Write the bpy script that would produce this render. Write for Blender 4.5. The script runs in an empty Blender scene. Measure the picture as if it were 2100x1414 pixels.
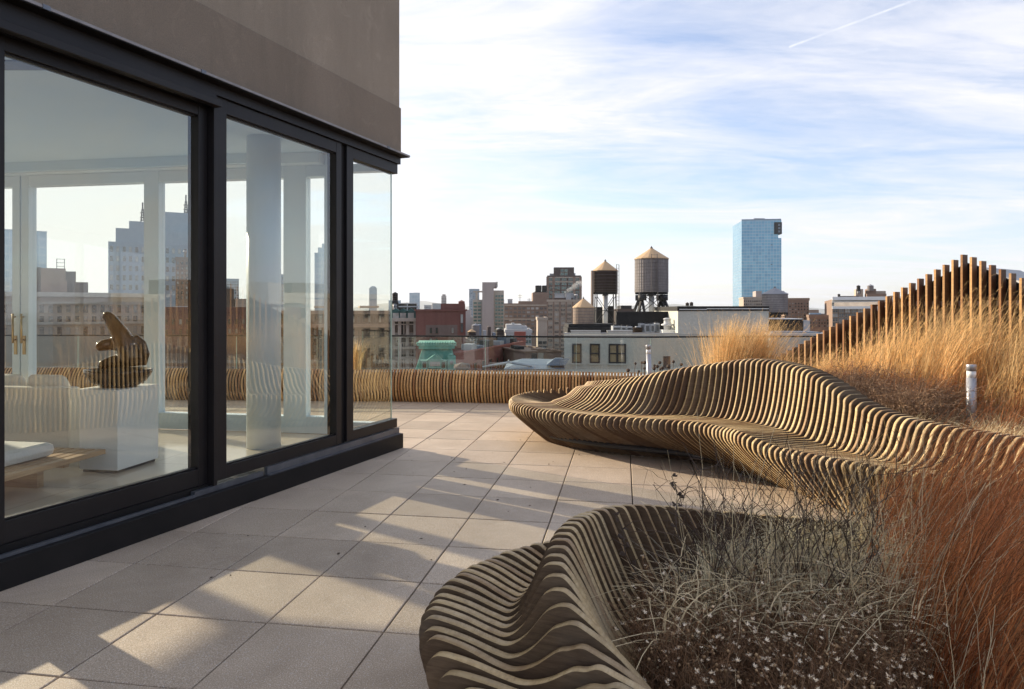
import bpy, bmesh, math, random
import numpy as np
from mathutils import Vector, Matrix
random.seed(7); RNG = np.random.default_rng(11)
R = math.radians
SC = bpy.context.scene
COL = SC.collection

# ------------------------------------------------------------------ camera
H = 1.56; F = 1400.0; CX = 1050.0; HY = 637.0     # eye height and the photograph's calibration
cam = bpy.data.cameras.new('camera'); camo = bpy.data.objects.new('camera', cam); COL.objects.link(camo)
camo.location = (0, 0, H); camo.rotation_euler = (R(90), 0, 0)
cam.lens = 24; cam.sensor_width = 36; cam.sensor_fit = 'HORIZONTAL'; cam.shift_y = -70 / 2100.0
cam.clip_start = 0.05; cam.clip_end = 60000
SC.camera = camo

# ------------------------------------------------------------------ light, sky, exposure
SUN_AZ = -55.2; SUN_EL = 17.5       # azimuth from +Y (clockwise), so the sun stands back-left
sd = Vector((math.sin(R(SUN_AZ)) * math.cos(R(SUN_EL)), math.cos(R(SUN_AZ)) * math.cos(R(SUN_EL)), math.sin(R(SUN_EL))))
sl = bpy.data.lights.new('sun', 'SUN'); sl.energy = 5.0; sl.angle = R(0.55); sl.color = (1.0, .86, .66)
so = bpy.data.objects.new('sun', sl); COL.objects.link(so)
so.rotation_euler = (-sd).to_track_quat('-Z', 'Y').to_euler(); so.location = sd * 50
SC.view_settings.view_transform = 'Standard'; SC.view_settings.look = 'None'
SC.view_settings.exposure = 0.75; SC.view_settings.gamma = 1.0

class NT:
    def __init__(s, nt): s.nt = nt; s.n = nt.nodes; s.l = nt.links
    def node(s, t, **k):
        n = s.n.new(t)
        for a, v in k.items(): setattr(n, a, v)
        return n
    def put(s, sock, v):
        if isinstance(v, bpy.types.NodeSocket): s.l.new(v, sock)
        elif v is not None:
            sock.default_value = v
    def math(s, op, a, b=0.0, c=None, clamp=False):
        n = s.node('ShaderNodeMath', operation=op); n.use_clamp = clamp
        s.put(n.inputs[0], a); s.put(n.inputs[1], b)
        if c is not None: s.put(n.inputs[2], c)
        return n.outputs[0]
    def vmath(s, op, a, b=None):
        n = s.node('ShaderNodeVectorMath', operation=op); s.put(n.inputs[0], a)
        if b is not None: s.put(n.inputs[1], b)
        return n
    def mix(s, f, a, b, blend='MIX'):
        n = s.node('ShaderNodeMix', data_type='RGBA', blend_type=blend)
        s.put(n.inputs[0], f); s.put(n.inputs[6], a); s.put(n.inputs[7], b)
        return n.outputs[2]
    def ramp(s, f, stops):
        n = s.node('ShaderNodeValToRGB'); e = n.color_ramp.elements
        while len(e) > 1: e.remove(e[0])
        e[0].position = stops[0][0]; e[0].color = c4(stops[0][1])
        for p, c in stops[1:]:
            x = e.new(p); x.color = c4(c)
        s.put(n.inputs[0], f); return n.outputs[0]
    def noise(s, vec, scale, detail=4, rough=.5, dist=0.0):
        n = s.node('ShaderNodeTexNoise'); s.put(n.inputs['Vector'], vec)
        n.inputs['Scale'].default_value = scale; n.inputs['Detail'].default_value = detail
        n.inputs['Roughness'].default_value = rough; n.inputs['Distortion'].default_value = dist
        return n.outputs[0]
    def mapping(s, vec, scale=(1, 1, 1), rot=(0, 0, 0), loc=(0, 0, 0)):
        n = s.node('ShaderNodeMapping'); s.put(n.inputs[0], vec)
        n.inputs['Scale'].default_value = scale; n.inputs['Rotation'].default_value = rot; n.inputs['Location'].default_value = loc
        return n.outputs[0]
def c4(c):
    if isinstance(c, (int, float)): c = (c, c, c)
    return tuple(c) + (1,) if len(c) == 3 else tuple(c)

W = bpy.data.worlds.new('World'); SC.world = W; W.use_nodes = True
w = NT(W.node_tree); w.n.clear()
sky = w.node('ShaderNodeTexSky', sky_type='NISHITA'); sky.sun_disc = False
sky.sun_elevation = R(SUN_EL); sky.sun_rotation = R(SUN_AZ)
sky.air_density = 1.0; sky.dust_density = .6; sky.ozone_density = 2.0; sky.altitude = 60
tc = w.node('ShaderNodeTexCoord'); dirn = tc.outputs['Generated']
sx = w.node('ShaderNodeSeparateXYZ'); w.l.new(dirn, sx.inputs[0])
zz = w.math('MAXIMUM', sx.outputs[2], 0.0)
den = w.math('ADD', zz, 0.10)
cmb = w.node('ShaderNodeCombineXYZ')
w.l.new(w.math('DIVIDE', sx.outputs[0], den), cmb.inputs[0]); w.l.new(w.math('DIVIDE', sx.outputs[1], den), cmb.inputs[1])
pl = cmb.outputs[0]
# cirrus: long streaks, a rippled band and a broad veil that is thickest towards the sun
m1 = w.mapping(pl, scale=(.55, 1.5, 1), rot=(0, 0, R(28)))
n1 = w.noise(m1, 1.1, 9, .62, .9)
m2 = w.mapping(pl, scale=(.5, .7, 1), rot=(0, 0, R(-12)), loc=(3.1, 1.7, 0))
n2 = w.noise(m2, .75, 6, .55, .4)
m3 = w.mapping(pl, scale=(2.2, 7.0, 1), rot=(0, 0, R(-38)), loc=(1.0, 0, 0))
n3 = w.noise(m3, 3.2, 5, .6, .6)
band = w.ramp(w.noise(w.mapping(pl, scale=(.35, .9, 1), rot=(0, 0, R(52)), loc=(.4, 2.2, 0)), 1.0, 2), [(.5, 0), (.62, 1)])
n4 = w.noise(w.mapping(pl, scale=(1.3, 4.2, 1), rot=(0, 0, R(24)), loc=(5, 0, 0)), 2.3, 10, .7, 1.4)
cl = w.math('ADD', w.ramp(n1, [(.40, 0), (.66, 1)]), w.math('MULTIPLY', w.ramp(n2, [(.38, 0), (.66, 1)]), .6))
cl = w.math('ADD', cl, w.math('MULTIPLY', w.math('MULTIPLY', w.ramp(n3, [(.4, 0), (.65, 1)]), band), .35))
cl = w.math('ADD', cl, w.math('MULTIPLY', w.math('SUBTRACT', w.ramp(n4, [(.35, 0), (.68, 1)]), .42), .26))
sundot = w.vmath('DOT_PRODUCT', dirn, tuple(sd)).outputs['Value']
veil = w.ramp(sundot, [(.50, 0), (.88, 1)])
cl = w.math('ADD', w.math('MULTIPLY', cl, .66), w.math('MULTIPLY', veil, .80))
hz = w.ramp(zz, [(0.0, .35), (.22, 0)])
cl = w.math('ADD', cl, hz, clamp=True)
def pdir(x, y): return Vector(((x - CX) / F, 1, (HY - y) / F)).normalized()
def contrail(p0, p1, wd, amp):
    a, b = pdir(*p0), pdir(*p1); n = a.cross(b).normalized(); mid = (a + b).normalized(); half = a.dot(mid)
    d = w.math('ABSOLUTE', w.vmath('DOT_PRODUCT', dirn, tuple(n)).outputs['Value'])
    line = w.math('SUBTRACT', 1.0, w.math('DIVIDE', d, wd), clamp=True)
    ends = w.math('GREATER_THAN', w.vmath('DOT_PRODUCT', dirn, tuple(mid)).outputs['Value'], half)
    return w.math('MULTIPLY', w.math('MULTIPLY', line, ends), amp)
tr = w.math('ADD', contrail((1618, 97), (1990, -42), .0020, .9), contrail((1580, 143), (1800, 100), .0026, .2))
hsv = w.node('ShaderNodeHueSaturation'); w.l.new(sky.outputs[0], hsv.inputs['Color']); hsv.inputs['Saturation'].default_value = .95
lum = w.mix(1.0, hsv.outputs[0], c4((1.22, 1.2, 1.34)), 'MULTIPLY')
cloudc = w.mix(veil, c4((5.6, 5.6, 5.95)), c4((6.3, 6.15, 6.0)))
skyc = w.mix(cl, lum, cloudc)
trn = w.math('MULTIPLY', tr, w.ramp(w.noise(dirn, 28, 5, .7), [(.38, .12), (.62, .75)]))
skyc = w.mix(trn, skyc, c4((6.5, 6.5, 6.7)))
bg = w.node('ShaderNodeBackground'); w.l.new(skyc, bg.inputs[0]); bg.inputs[1].default_value = .108
wo = w.node('ShaderNodeOutputWorld'); w.l.new(bg.outputs[0], wo.inputs[0])

# ------------------------------------------------------------------ materials
def newmat(name):
    m = bpy.data.materials.new(name); m.use_nodes = True; m.node_tree.nodes.clear(); return m, NT(m.node_tree)
def finish(t, bsdf, m):
    o = t.node('ShaderNodeOutputMaterial'); t.l.new(bsdf, o.inputs[0]); return m
def mat(name, c1, c2=None, scale=4, rough=.6, bump=0.0, bscale=None, metal=0.0, stretch=(1, 1, 1), tint=0.0, spec=.4, obj_rand=0.0, detail=5, trans=0.0, c3=None):
    m, t = newmat(name)
    tcn = t.node('ShaderNodeTexCoord'); v = t.mapping(tcn.outputs['Object'], scale=stretch)
    if c2 is None: c2 = tuple(x * .8 for x in c1)
    f = t.noise(v, scale, detail, .6)
    if c3 is None: col = t.ramp(f, [(.33, c1), (.67, c2)])
    else: col = t.ramp(f, [(.30, c1), (.5, c2), (.7, c3)])
    if tint:
        a = t.node('ShaderNodeAttribute', attribute_name='tint')
        k = t.math('MULTIPLY_ADD', a.outputs['Fac'], tint * 2, 1 - tint)
        col = t.mix(1.0, col, k, 'MULTIPLY')
    if obj_rand:
        oi = t.node('ShaderNodeObjectInfo')
        col = t.mix(1.0, col, t.math('MULTIPLY_ADD', oi.outputs['Random'], obj_rand * 2, 1 - obj_rand), 'MULTIPLY')
    b = t.node('ShaderNodeBsdfPrincipled'); t.l.new(col, b.inputs['Base Color'])
    b.inputs['Roughness'].default_value = rough; b.inputs['Metallic'].default_value = metal
    b.inputs['Specular IOR Level'].default_value = spec
    if bump:
        bn = t.node('ShaderNodeBump'); bn.inputs['Strength'].default_value = bump; bn.inputs['Distance'].default_value = .01
        t.l.new(t.noise(v, bscale or scale * 4, 4, .6), bn.inputs['Height']); t.l.new(bn.outputs[0], b.inputs['Normal'])
    out = b.outputs[0]
    if trans:
        tr_ = t.node('ShaderNodeBsdfTranslucent'); t.l.new(col, tr_.inputs[0])
        mx = t.node('ShaderNodeMixShader'); mx.inputs[0].default_value = trans
        t.l.new(out, mx.inputs[1]); t.l.new(tr_.outputs[0], mx.inputs[2]); out = mx.outputs[0]
    return finish(t, out, m)

def glassmat(name, tint, ior, rough=0.0):
    m, t = newmat(name)
    fr = t.node('ShaderNodeFresnel'); fr.inputs[0].default_value = ior
    g = t.node('ShaderNodeNewGeometry')
    f = t.math('MULTIPLY', fr.outputs[0], t.math('SUBTRACT', 1.0, g.outputs['Backfacing']))
    tcn = t.node('ShaderNodeTexCoord')
    tr_ = t.node('ShaderNodeBsdfTransparent'); tr_.inputs[0].default_value = c4(tint)
    gl = t.node('ShaderNodeBsdfGlossy'); gl.inputs['Roughness'].default_value = rough; gl.inputs['Color'].default_value = (.97, .98, 1, 1)
    bn = t.node('ShaderNodeBump'); bn.inputs['Strength'].default_value = .03; bn.inputs['Distance'].default_value = .02
    t.l.new(t.noise(tcn.outputs['Object'], 1.3, 1), bn.inputs['Height']); t.l.new(bn.outputs[0], gl.inputs['Normal'])
    mx = t.node('ShaderNodeMixShader'); t.l.new(f, mx.inputs[0]); t.l.new(tr_.outputs[0], mx.inputs[1]); t.l.new(gl.outputs[0], mx.inputs[2])
    return finish(t, mx.outputs[0], m)

M = {}
M['glass'] = glassmat('window_glass', (.965, .98, .965), 1.95)
M['clear_glass'] = glassmat('end_window_glass', (.96, .975, .955), 1.7)
M['rail_glass'] = glassmat('balustrade_glass', (.90, .94, .925), 1.75)
M['glass_edge'] = mat('glass_edge', (.45, .62, .52), rough=.15)
M['frame'] = mat('bronze_frame', (.012, .0098, .0105), (.019, .016, .0155), 2.2, .42, .05, 300, spec=.3)
M['black'] = mat('black_metal', (.008, .0075, .0075), (.014, .012, .0115), 3, .55, spec=.25)
M['flash'] = mat('lead_flashing', (.11, .12, .14), (.17, .18, .2), 6, .42, .15, 20, metal=.6)
M['liplight'] = mat('drip_edge_metal', (.24, .22, .21), (.33, .30, .29), 9, .5, metal=.3)
M['white'] = mat('white_paint', (.80, .80, .77), (.74, .74, .71), 2, .4)
M['ceil'] = mat('ceiling_sky_tint', (.56, .69, .78), (.54, .67, .76), 1, .7)  # blue of the mirrored sky painted into the ceiling colour
M['white_in'] = mat('white_sky_tint', (.68, .76, .80), (.65, .73, .77), 2, .4)  # sky blue put into the white of the indoor frames and column
M['linen'] = mat('white_linen', (.72, .70, .65), (.62, .60, .56), 90, .9, .4, 220)
M['brass'] = mat('brass', (.55, .40, .20), (.45, .3, .14), 9, .3, metal=1)
M['bronze'] = mat('sculpture_bronze', (.045, .024, .013), (.10, .058, .03), 6, .14, .03, 40, metal=.35, c3=(.045, .026, .015), spec=.6)
M['darkbowl'] = mat('dark_wood_bowl', (.035, .022, .016), (.06, .038, .025), 6, .25, stretch=(1, 1, 5))
M['oak'] = mat('oak_slat', (.46, .30, .16), (.33, .20, .10), 10, .45, .2, 60, stretch=(.6, .6, 8))
M['soil'] = mat('soil', (.045, .032, .022), (.09, .065, .045), 9, .95, .9, 30)
M['wood_bench'] = None
def woodmat(name, ca, cb, cc, tint=.28, rough=.55, grey=1.0):
    m, t = newmat(name)
    tcn = t.node('ShaderNodeTexCoord')
    v = t.mapping(tcn.outputs['Object'], scale=(3, 3, 26))
    f = t.noise(v, 3.0, 7, .68, .4)
    f2 = t.noise(tcn.outputs['Object'], 2.3, 4, .6, .3)
    v3 = t.mapping(tcn.outputs['Object'], scale=(9, 9, 140)); f3 = t.noise(v3, 4, 3, .6)
    col = t.ramp(f, [(.30, cc), (.50, ca), (.68, cb)])
    col = t.mix(t.ramp(f2, [(.48, 0), (.74, .42)]), col, c4(tuple(x * grey for x in (.34, .29, .22))))       # silvered weathering
    col = t.mix(t.ramp(f3, [(.52, 0), (.75, .35)]), col, c4(tuple(x * .45 for x in cc)))
    a = t.node('ShaderNodeAttribute', attribute_name='tint')
    col = t.mix(1.0, col, t.math('MULTIPLY_ADD', a.outputs['Fac'], tint * 2, 1 - tint), 'MULTIPLY')
    red = t.ramp(a.outputs['Fac'], [(.18, .42), (.42, 0), (.8, 0), (.95, .3)])
    rc = t.mix(t.math('GREATER_THAN', a.outputs['Fac'], .6), c4((cc[0] * .95, cc[1] * .68, cc[2] * .6)), c4(tuple(min(1, x * 1.15) for x in cb)))
    col = t.mix(red, col, rc)
    b = t.node('ShaderNodeBsdfPrincipled'); t.l.new(col, b.inputs['Base Color']); b.inputs['Roughness'].default_value = rough
    b.inputs['Specular IOR Level'].default_value = .35
    bn = t.node('ShaderNodeBump'); bn.inputs['Strength'].default_value = .25; bn.inputs['Distance'].default_value = .004
    t.l.new(f3, bn.inputs['Height']); t.l.new(bn.outputs[0], b.inputs['Normal'])
    return finish(t, b.outputs[0], m)
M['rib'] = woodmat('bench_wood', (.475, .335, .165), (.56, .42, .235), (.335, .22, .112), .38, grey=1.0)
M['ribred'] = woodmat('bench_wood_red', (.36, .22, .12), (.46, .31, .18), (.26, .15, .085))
M['rib_shade'] = woodmat('bench_wood_shaded', (.135, .086, .048), (.18, .118, .068), (.085, .052, .030), grey=.5)  # darker copy of the bench wood: shade painted on the rib faces
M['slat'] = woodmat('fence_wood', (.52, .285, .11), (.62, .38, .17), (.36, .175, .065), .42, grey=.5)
M['slat_shade'] = woodmat('fence_wood_shaded', (.16, .085, .042), (.21, .12, .06), (.10, .05, .026), .35, grey=.4)  # darker fence wood for the wide faces, shade put into its colour
M['rust_grass'] = mat('rust_grass_blade', (.38, .125, .042), (.58, .25, .09), 3, .7, tint=.7, trans=.42)
M['gold_grass'] = mat('gold_grass_blade', (.66, .41, .16), (.80, .58, .30), 3, .7, tint=.62, trans=.42)
M['straw'] = mat('straw_blade', (.80, .66, .42), (.62, .49, .29), 3, .7, tint=.5, trans=.35)
M['silver_grass'] = mat('silver_green_blade', (.58, .53, .33), (.86, .76, .55), 4, .65, tint=.65, trans=.3)
M['twig'] = mat('dark_twig', (.055, .038, .028), (.10, .065, .045), 8, .8, tint=.4)
M['aster'] = mat('aster_twig', (.19, .095, .045), (.30, .18, .095), 8, .8, tint=.6, trans=.15)
M['brown_twig'] = mat('brown_twig', (.21, .125, .075), (.33, .215, .13), 8, .8, tint=.5, trans=.15)
M['red_twig'] = mat('red_twig', (.30, .06, .04), (.2, .05, .035), 8, .7, tint=.4)
M['seed'] = mat('cream_seedhead', (.86, .70, .50), (.92, .82, .66), 30, .9, tint=.35, trans=.2)
M['bud'] = mat('tan_bud', (.42, .28, .15), (.30, .18, .09), 30, .85, tint=.4)
M['alu'] = mat('bollard_aluminium', (.40, .40, .42), (.46, .46, .48), 12, .38, metal=.55)
M['lens'] = mat('bollard_lens', (.82, .82, .80), (.78, .78, .77), 3, .25)
M['asphalt'] = mat('street_asphalt', (.05, .05, .052), (.08, .078, .076), .02, .9)

def stucco(name, base):
    m, t = newmat(name)
    tcn = t.node('ShaderNodeTexCoord'); ob = tcn.outputs['Object']
    f = t.noise(t.mapping(ob, scale=(1, 1, .6)), .9, 6, .65, .6); g = t.noise(ob, 130, 3, .7)
    col = t.ramp(f, [(.3, tuple(x * .86 for x in base)), (.7, tuple(x * 1.12 for x in base))])
    col = t.mix(t.ramp(g, [(.35, .45), (.6, 0)]), col, c4(tuple(x * .62 for x in base)))
    sr = t.noise(t.mapping(ob, scale=(2.2, 2.2, .22)), 1.3, 6, .7, .5); col = t.mix(t.ramp(sr, [(.50, 0), (.74, .38)]), col, c4(tuple(x * .6 for x in base)))
    bl_ = t.noise(ob, 4.5, 6, .75, 1.0); col = t.mix(t.ramp(bl_, [(.56, 0), (.72, .30)]), col, c4(tuple(min(1, x * 1.5) for x in base)))
    b = t.node('ShaderNodeBsdfPrincipled'); t.l.new(col, b.inputs['Base Color']); b.inputs['Roughness'].default_value = .9
    b.inputs['Specular IOR Level'].default_value = .2
    bn = t.node('ShaderNodeBump'); bn.inputs['Strength'].default_value = .6; bn.inputs['Distance'].default_value = .006
    t.l.new(g, bn.inputs['Height']); t.l.new(bn.outputs[0], b.inputs['Normal'])
    return finish(t, b.outputs[0], m)
M['stucco'] = stucco('stucco_grey', (.36, .295, .225)); M['stucco2'] = stucco('stucco_band', (.28, .225, .172))

def pavermat():
    m, t = newmat('concrete_paver')
    tcn = t.node('ShaderNodeTexCoord'); ob = tcn.outputs['Object']
    f = t.noise(ob, 1.6, 5, .6, .3); g = t.noise(ob, 170, 2, .6); sp = t.node('ShaderNodeTexVoronoi'); t.l.new(ob, sp.inputs['Vector']); sp.inputs['Scale'].default_value = 150
    col = t.ramp(f, [(.32, (.50, .385, .275)), (.68, (.62, .495, .37))])
    col = t.mix(t.ramp(g, [(.42, .55), (.58, 0)]), col, c4((.27, .20, .15)))
    col = t.mix(t.ramp(g, [(.56, 0), (.72, .7)]), col, c4((.78, .70, .60)))
    sel = t.node('ShaderNodeSeparateColor'); t.l.new(sp.outputs['Color'], sel.inputs[0])
    fleck = t.math('MULTIPLY', t.math('GREATER_THAN', sel.outputs[0], .88), t.math('LESS_THAN', sp.outputs['Distance'], .33))
    col = t.mix(fleck, col, c4((.80, .78, .76)))
    fst = t.noise(ob, .75, 7, .72, 1.2); col = t.mix(t.ramp(fst, [(.46, 0), (.70, .38)]), col, c4((.25, .19, .135)))
    st2 = t.noise(ob, 3.1, 6, .75, .6); col = t.mix(t.ramp(st2, [(.60, 0), (.68, .30)]), col, c4((.62, .53, .42)))
    st3 = t.noise(t.mapping(ob, loc=(7, 3, 0)), 5.5, 5, .8, 2.0); col = t.mix(t.ramp(st3, [(.64, 0), (.70, .4)]), col, c4((.17, .125, .09)))
    a = t.node('ShaderNodeAttribute', attribute_name='tint')
    col = t.mix(1.0, col, t.math('MULTIPLY_ADD', a.outputs['Fac'], .26, .87), 'MULTIPLY')
    b = t.node('ShaderNodeBsdfPrincipled'); t.l.new(col, b.inputs['Base Color'])
    t.l.new(t.math('MULTIPLY_ADD', fleck, -.4, .60), b.inputs['Roughness']); b.inputs['Specular IOR Level'].default_value = .5
    bn = t.node('ShaderNodeBump'); bn.inputs['Strength'].default_value = .55; bn.inputs['Distance'].default_value = .004
    t.l.new(g, bn.inputs['Height']); t.l.new(bn.outputs[0], b.inputs['Normal'])
    return finish(t, b.outputs[0], m)
M['paver'] = pavermat()
M['gap'] = mat('dark_joint', (.06, .05, .042), (.03, .026, .022), 20, .95)  # dark slab colour seen through the open paver joints
def floormat():
    m, t = newmat('polished_stone_floor')
    tcn = t.node('ShaderNodeTexCoord'); v = t.mapping(tcn.outputs['Object'], rot=(0, 0, R(9.33)))
    br = t.node('ShaderNodeTexBrick'); t.l.new(v, br.inputs['Vector']); br.offset = 0
    br.inputs['Scale'].default_value = 1.0; br.inputs['Brick Width'].default_value = .9; br.inputs['Row Height'].default_value = .9
    br.inputs['Mortar Size'].default_value = .004; br.inputs['Color1'].default_value = c4((.52, .45, .36)); br.inputs['Color2'].default_value = c4((.56, .49, .39)); br.inputs['Mortar'].default_value = c4((.3, .25, .2))
    b = t.node('ShaderNodeBsdfPrincipled'); t.l.new(br.outputs[0], b.inputs['Base Color']); b.inputs['Roughness'].default_value = .12
    return finish(t, b.outputs[0], m)
M['floor'] = floormat()

def facade(name, c1, c2, brick=0.0, rough=.85, scale=.5, streak=.25):
    m, t = newmat(name)
    tcn = t.node('ShaderNodeTexCoord'); ob = tcn.outputs['Object']
    f = t.noise(ob, scale, 6, .65, .5); st = t.noise(t.mapping(ob, scale=(1.6, 1.6, .06)), 1.0, 5, .65)
    g = t.noise(ob, 6.0, 4, .7)
    col = t.ramp(f, [(.3, c1), (.7, c2)])
    col = t.mix(t.ramp(st, [(.45, 0), (.75, streak)]), col, c4(tuple(x * .5 for x in c1)))
    col = t.mix(t.ramp(g, [(.4, .28), (.62, 0)]), col, c4(tuple(x * .62 for x in c1)))
    b = t.node('ShaderNodeBsdfPrincipled'); t.l.new(col, b.inputs['Base Color']); b.inputs['Roughness'].default_value = rough
    b.inputs['Specular IOR Level'].default_value = .25
    return finish(t, b.outputs[0], m)
M['f_red'] = facade('dark_red_brick', (.16, .065, .055), (.21, .10, .085), scale=.18, streak=.5)
M['f_red2'] = facade('bright_red_brick', (.30, .095, .075), (.34, .13, .10), scale=.3)
M['f_brown'] = facade('brown_brick', (.23, .155, .115), (.30, .21, .16))
M['f_tan'] = facade('tan_stone', (.42, .34, .27), (.48, .40, .32))
M['f_pink'] = facade('pinkish_concrete', (.36, .31, .29), (.41, .36, .34), scale=.1)
M['f_cream'] = facade('cream_limestone', (.42, .38, .32), (.52, .47, .40), scale=.8)
M['f_white'] = facade('white_painted_brick', (.50, .49, .43), (.56, .55, .48), scale=.3, streak=.12)
M['f_pale'] = facade('pale_render', (.44, .44, .44), (.52, .52, .51))
M['f_dark'] = facade('dark_brick', (.085, .065, .058), (.12, .09, .08))
M['f_black'] = facade('black_tar', (.014, .013, .013), (.03, .028, .027), scale=1.2, rough=.7)
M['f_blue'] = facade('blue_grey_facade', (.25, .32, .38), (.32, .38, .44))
M['f_copper'] = facade('green_copper', (.16, .38, .30), (.27, .50, .40), scale=1.6, streak=.45)
M['f_dgreen'] = facade('dark_green_copper', (.045, .10, .095), (.07, .15, .135), scale=1.5)
M['f_metal'] = mat('metal_roof', (.13, .165, .21), (.19, .23, .28), 1.5, .55, metal=.3)
M['tank_dark'] = facade('dark_tank_wood', (.035, .024, .019), (.06, .042, .034), scale=1.0, streak=.6)
M['tank_grey'] = facade('grey_tank_wood', (.22, .195, .185), (.30, .27, .26), scale=1.2, streak=.5)
M['tank_tan'] = facade('tan_tank_wood', (.27, .20, .155), (.34, .26, .20), scale=1.2, streak=.5)
M['tankroof'] = mat('plywood_cone', (.50, .33, .18), (.58, .40, .24), 1.2, .8)
M['tankroof_grey'] = mat('grey_cone', (.25, .25, .27), (.31, .31, .33), 1.2, .8)
M['hoop'] = mat('steel_hoop', (.10, .085, .08), (.15, .13, .12), 3, .6)
M['steel_dark'] = mat('dark_steel', (.02, .019, .02), (.035, .032, .032), 2, .6)
M['steel_white'] = mat('white_pipe', (.55, .55, .55), (.45, .45, .46), 2, .5)
M['ac'] = mat('air_conditioner_metal', (.30, .32, .34), (.38, .39, .40), 3, .5)
def winmat(name, dark, light, rough=.12):
    m, t = newmat(name)
    oi = t.node('ShaderNodeObjectInfo'); tcn = t.node('ShaderNodeTexCoord')
    f = t.noise(tcn.outputs['Object'], .9, 2)
    k = t.math('FRACT', t.math('ADD', t.math('MULTIPLY', oi.outputs['Random'], 1.0), t.math('MULTIPLY', f, .5)))
    col = t.ramp(k, [(.0, dark), (.55, tuple(x * 1.6 for x in dark)), (.72, light), (1.0, dark)])
    b = t.node('ShaderNodeBsdfPrincipled'); t.l.new(col, b.inputs['Base Color']); b.inputs['Roughness'].default_value = rough
    b.inputs['Specular IOR Level'].default_value = .8
    return finish(t, b.outputs[0], m)
M['w_dark'] = winmat('window_dark', (.018, .02, .022), (.42, .41, .38))
M['w_green'] = winmat('window_green', (.04, .09, .085), (.10, .20, .18))
M['w_pale'] = winmat('window_pale', (.05, .065, .075), (.62, .63, .62))
M['w_tan'] = winmat('window_tan_blind', (.16, .13, .075), (.28, .23, .14))
def curtain(name, c1, c2, fx, fz, line=.35):
    m, t = newmat(name)
    tcn = t.node('ShaderNodeTexCoord'); ob = tcn.outputs['Object']
    s_ = t.node('ShaderNodeSeparateXYZ'); t.l.new(ob, s_.inputs[0])
    hx = t.math('ADD', s_.outputs[0], s_.outputs[1])
    gx = t.math('LESS_THAN', t.math('FRACT', t.math('DIVIDE', hx, fx)), .12); gz = t.math('LESS_THAN', t.math('FRACT', t.math('DIVIDE', s_.outputs[2], fz)), .18)
    cx = t.node('ShaderNodeCombineXYZ'); t.l.new(t.math('FLOOR', t.math('DIVIDE', hx, fx)), cx.inputs[0]); t.l.new(t.math('FLOOR', t.math('DIVIDE', s_.outputs[2], fz)), cx.inputs[2])
    wn = t.node('ShaderNodeTexWhiteNoise'); t.l.new(cx.outputs[0], wn.inputs[0])
    f = t.math('ADD', t.math('MULTIPLY', wn.outputs[0], .28), t.math('MULTIPLY', t.noise(ob, .035, 6), .75))  # broad noise paints cloud reflections into the glass colour
    col = t.ramp(f, [(.25, c1), (.75, c2)])
    col = t.mix(t.math('MULTIPLY', t.math('MAXIMUM', gx, gz), line), col, c4(.5))
    b = t.node('ShaderNodeBsdfPrincipled'); t.l.new(col, b.inputs['Base Color']); b.inputs['Roughness'].default_value = .08
    b.inputs['Metallic'].default_value = .35; b.inputs['Specular IOR Level'].default_value = .9
    bn = t.node('ShaderNodeBump'); bn.inputs['Strength'].default_value = .12; bn.inputs['Distance'].default_value = .5
    t.l.new(t.math('ADD', wn.outputs[0], t.noise(ob, .08, 3)), bn.inputs['Height']); t.l.new(bn.outputs[0], b.inputs['Normal'])
    return finish(t, b.outputs[0], m)
M['curtain'] = curtain('blue_curtain_wall', (.07, .23, .37), (.17, .38, .50), 1.75, 1.9, .38)
M['curtain2'] = curtain('grey_blue_curtain_wall', (.20, .28, .36), (.30, .38, .45), 3, 4)

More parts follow.
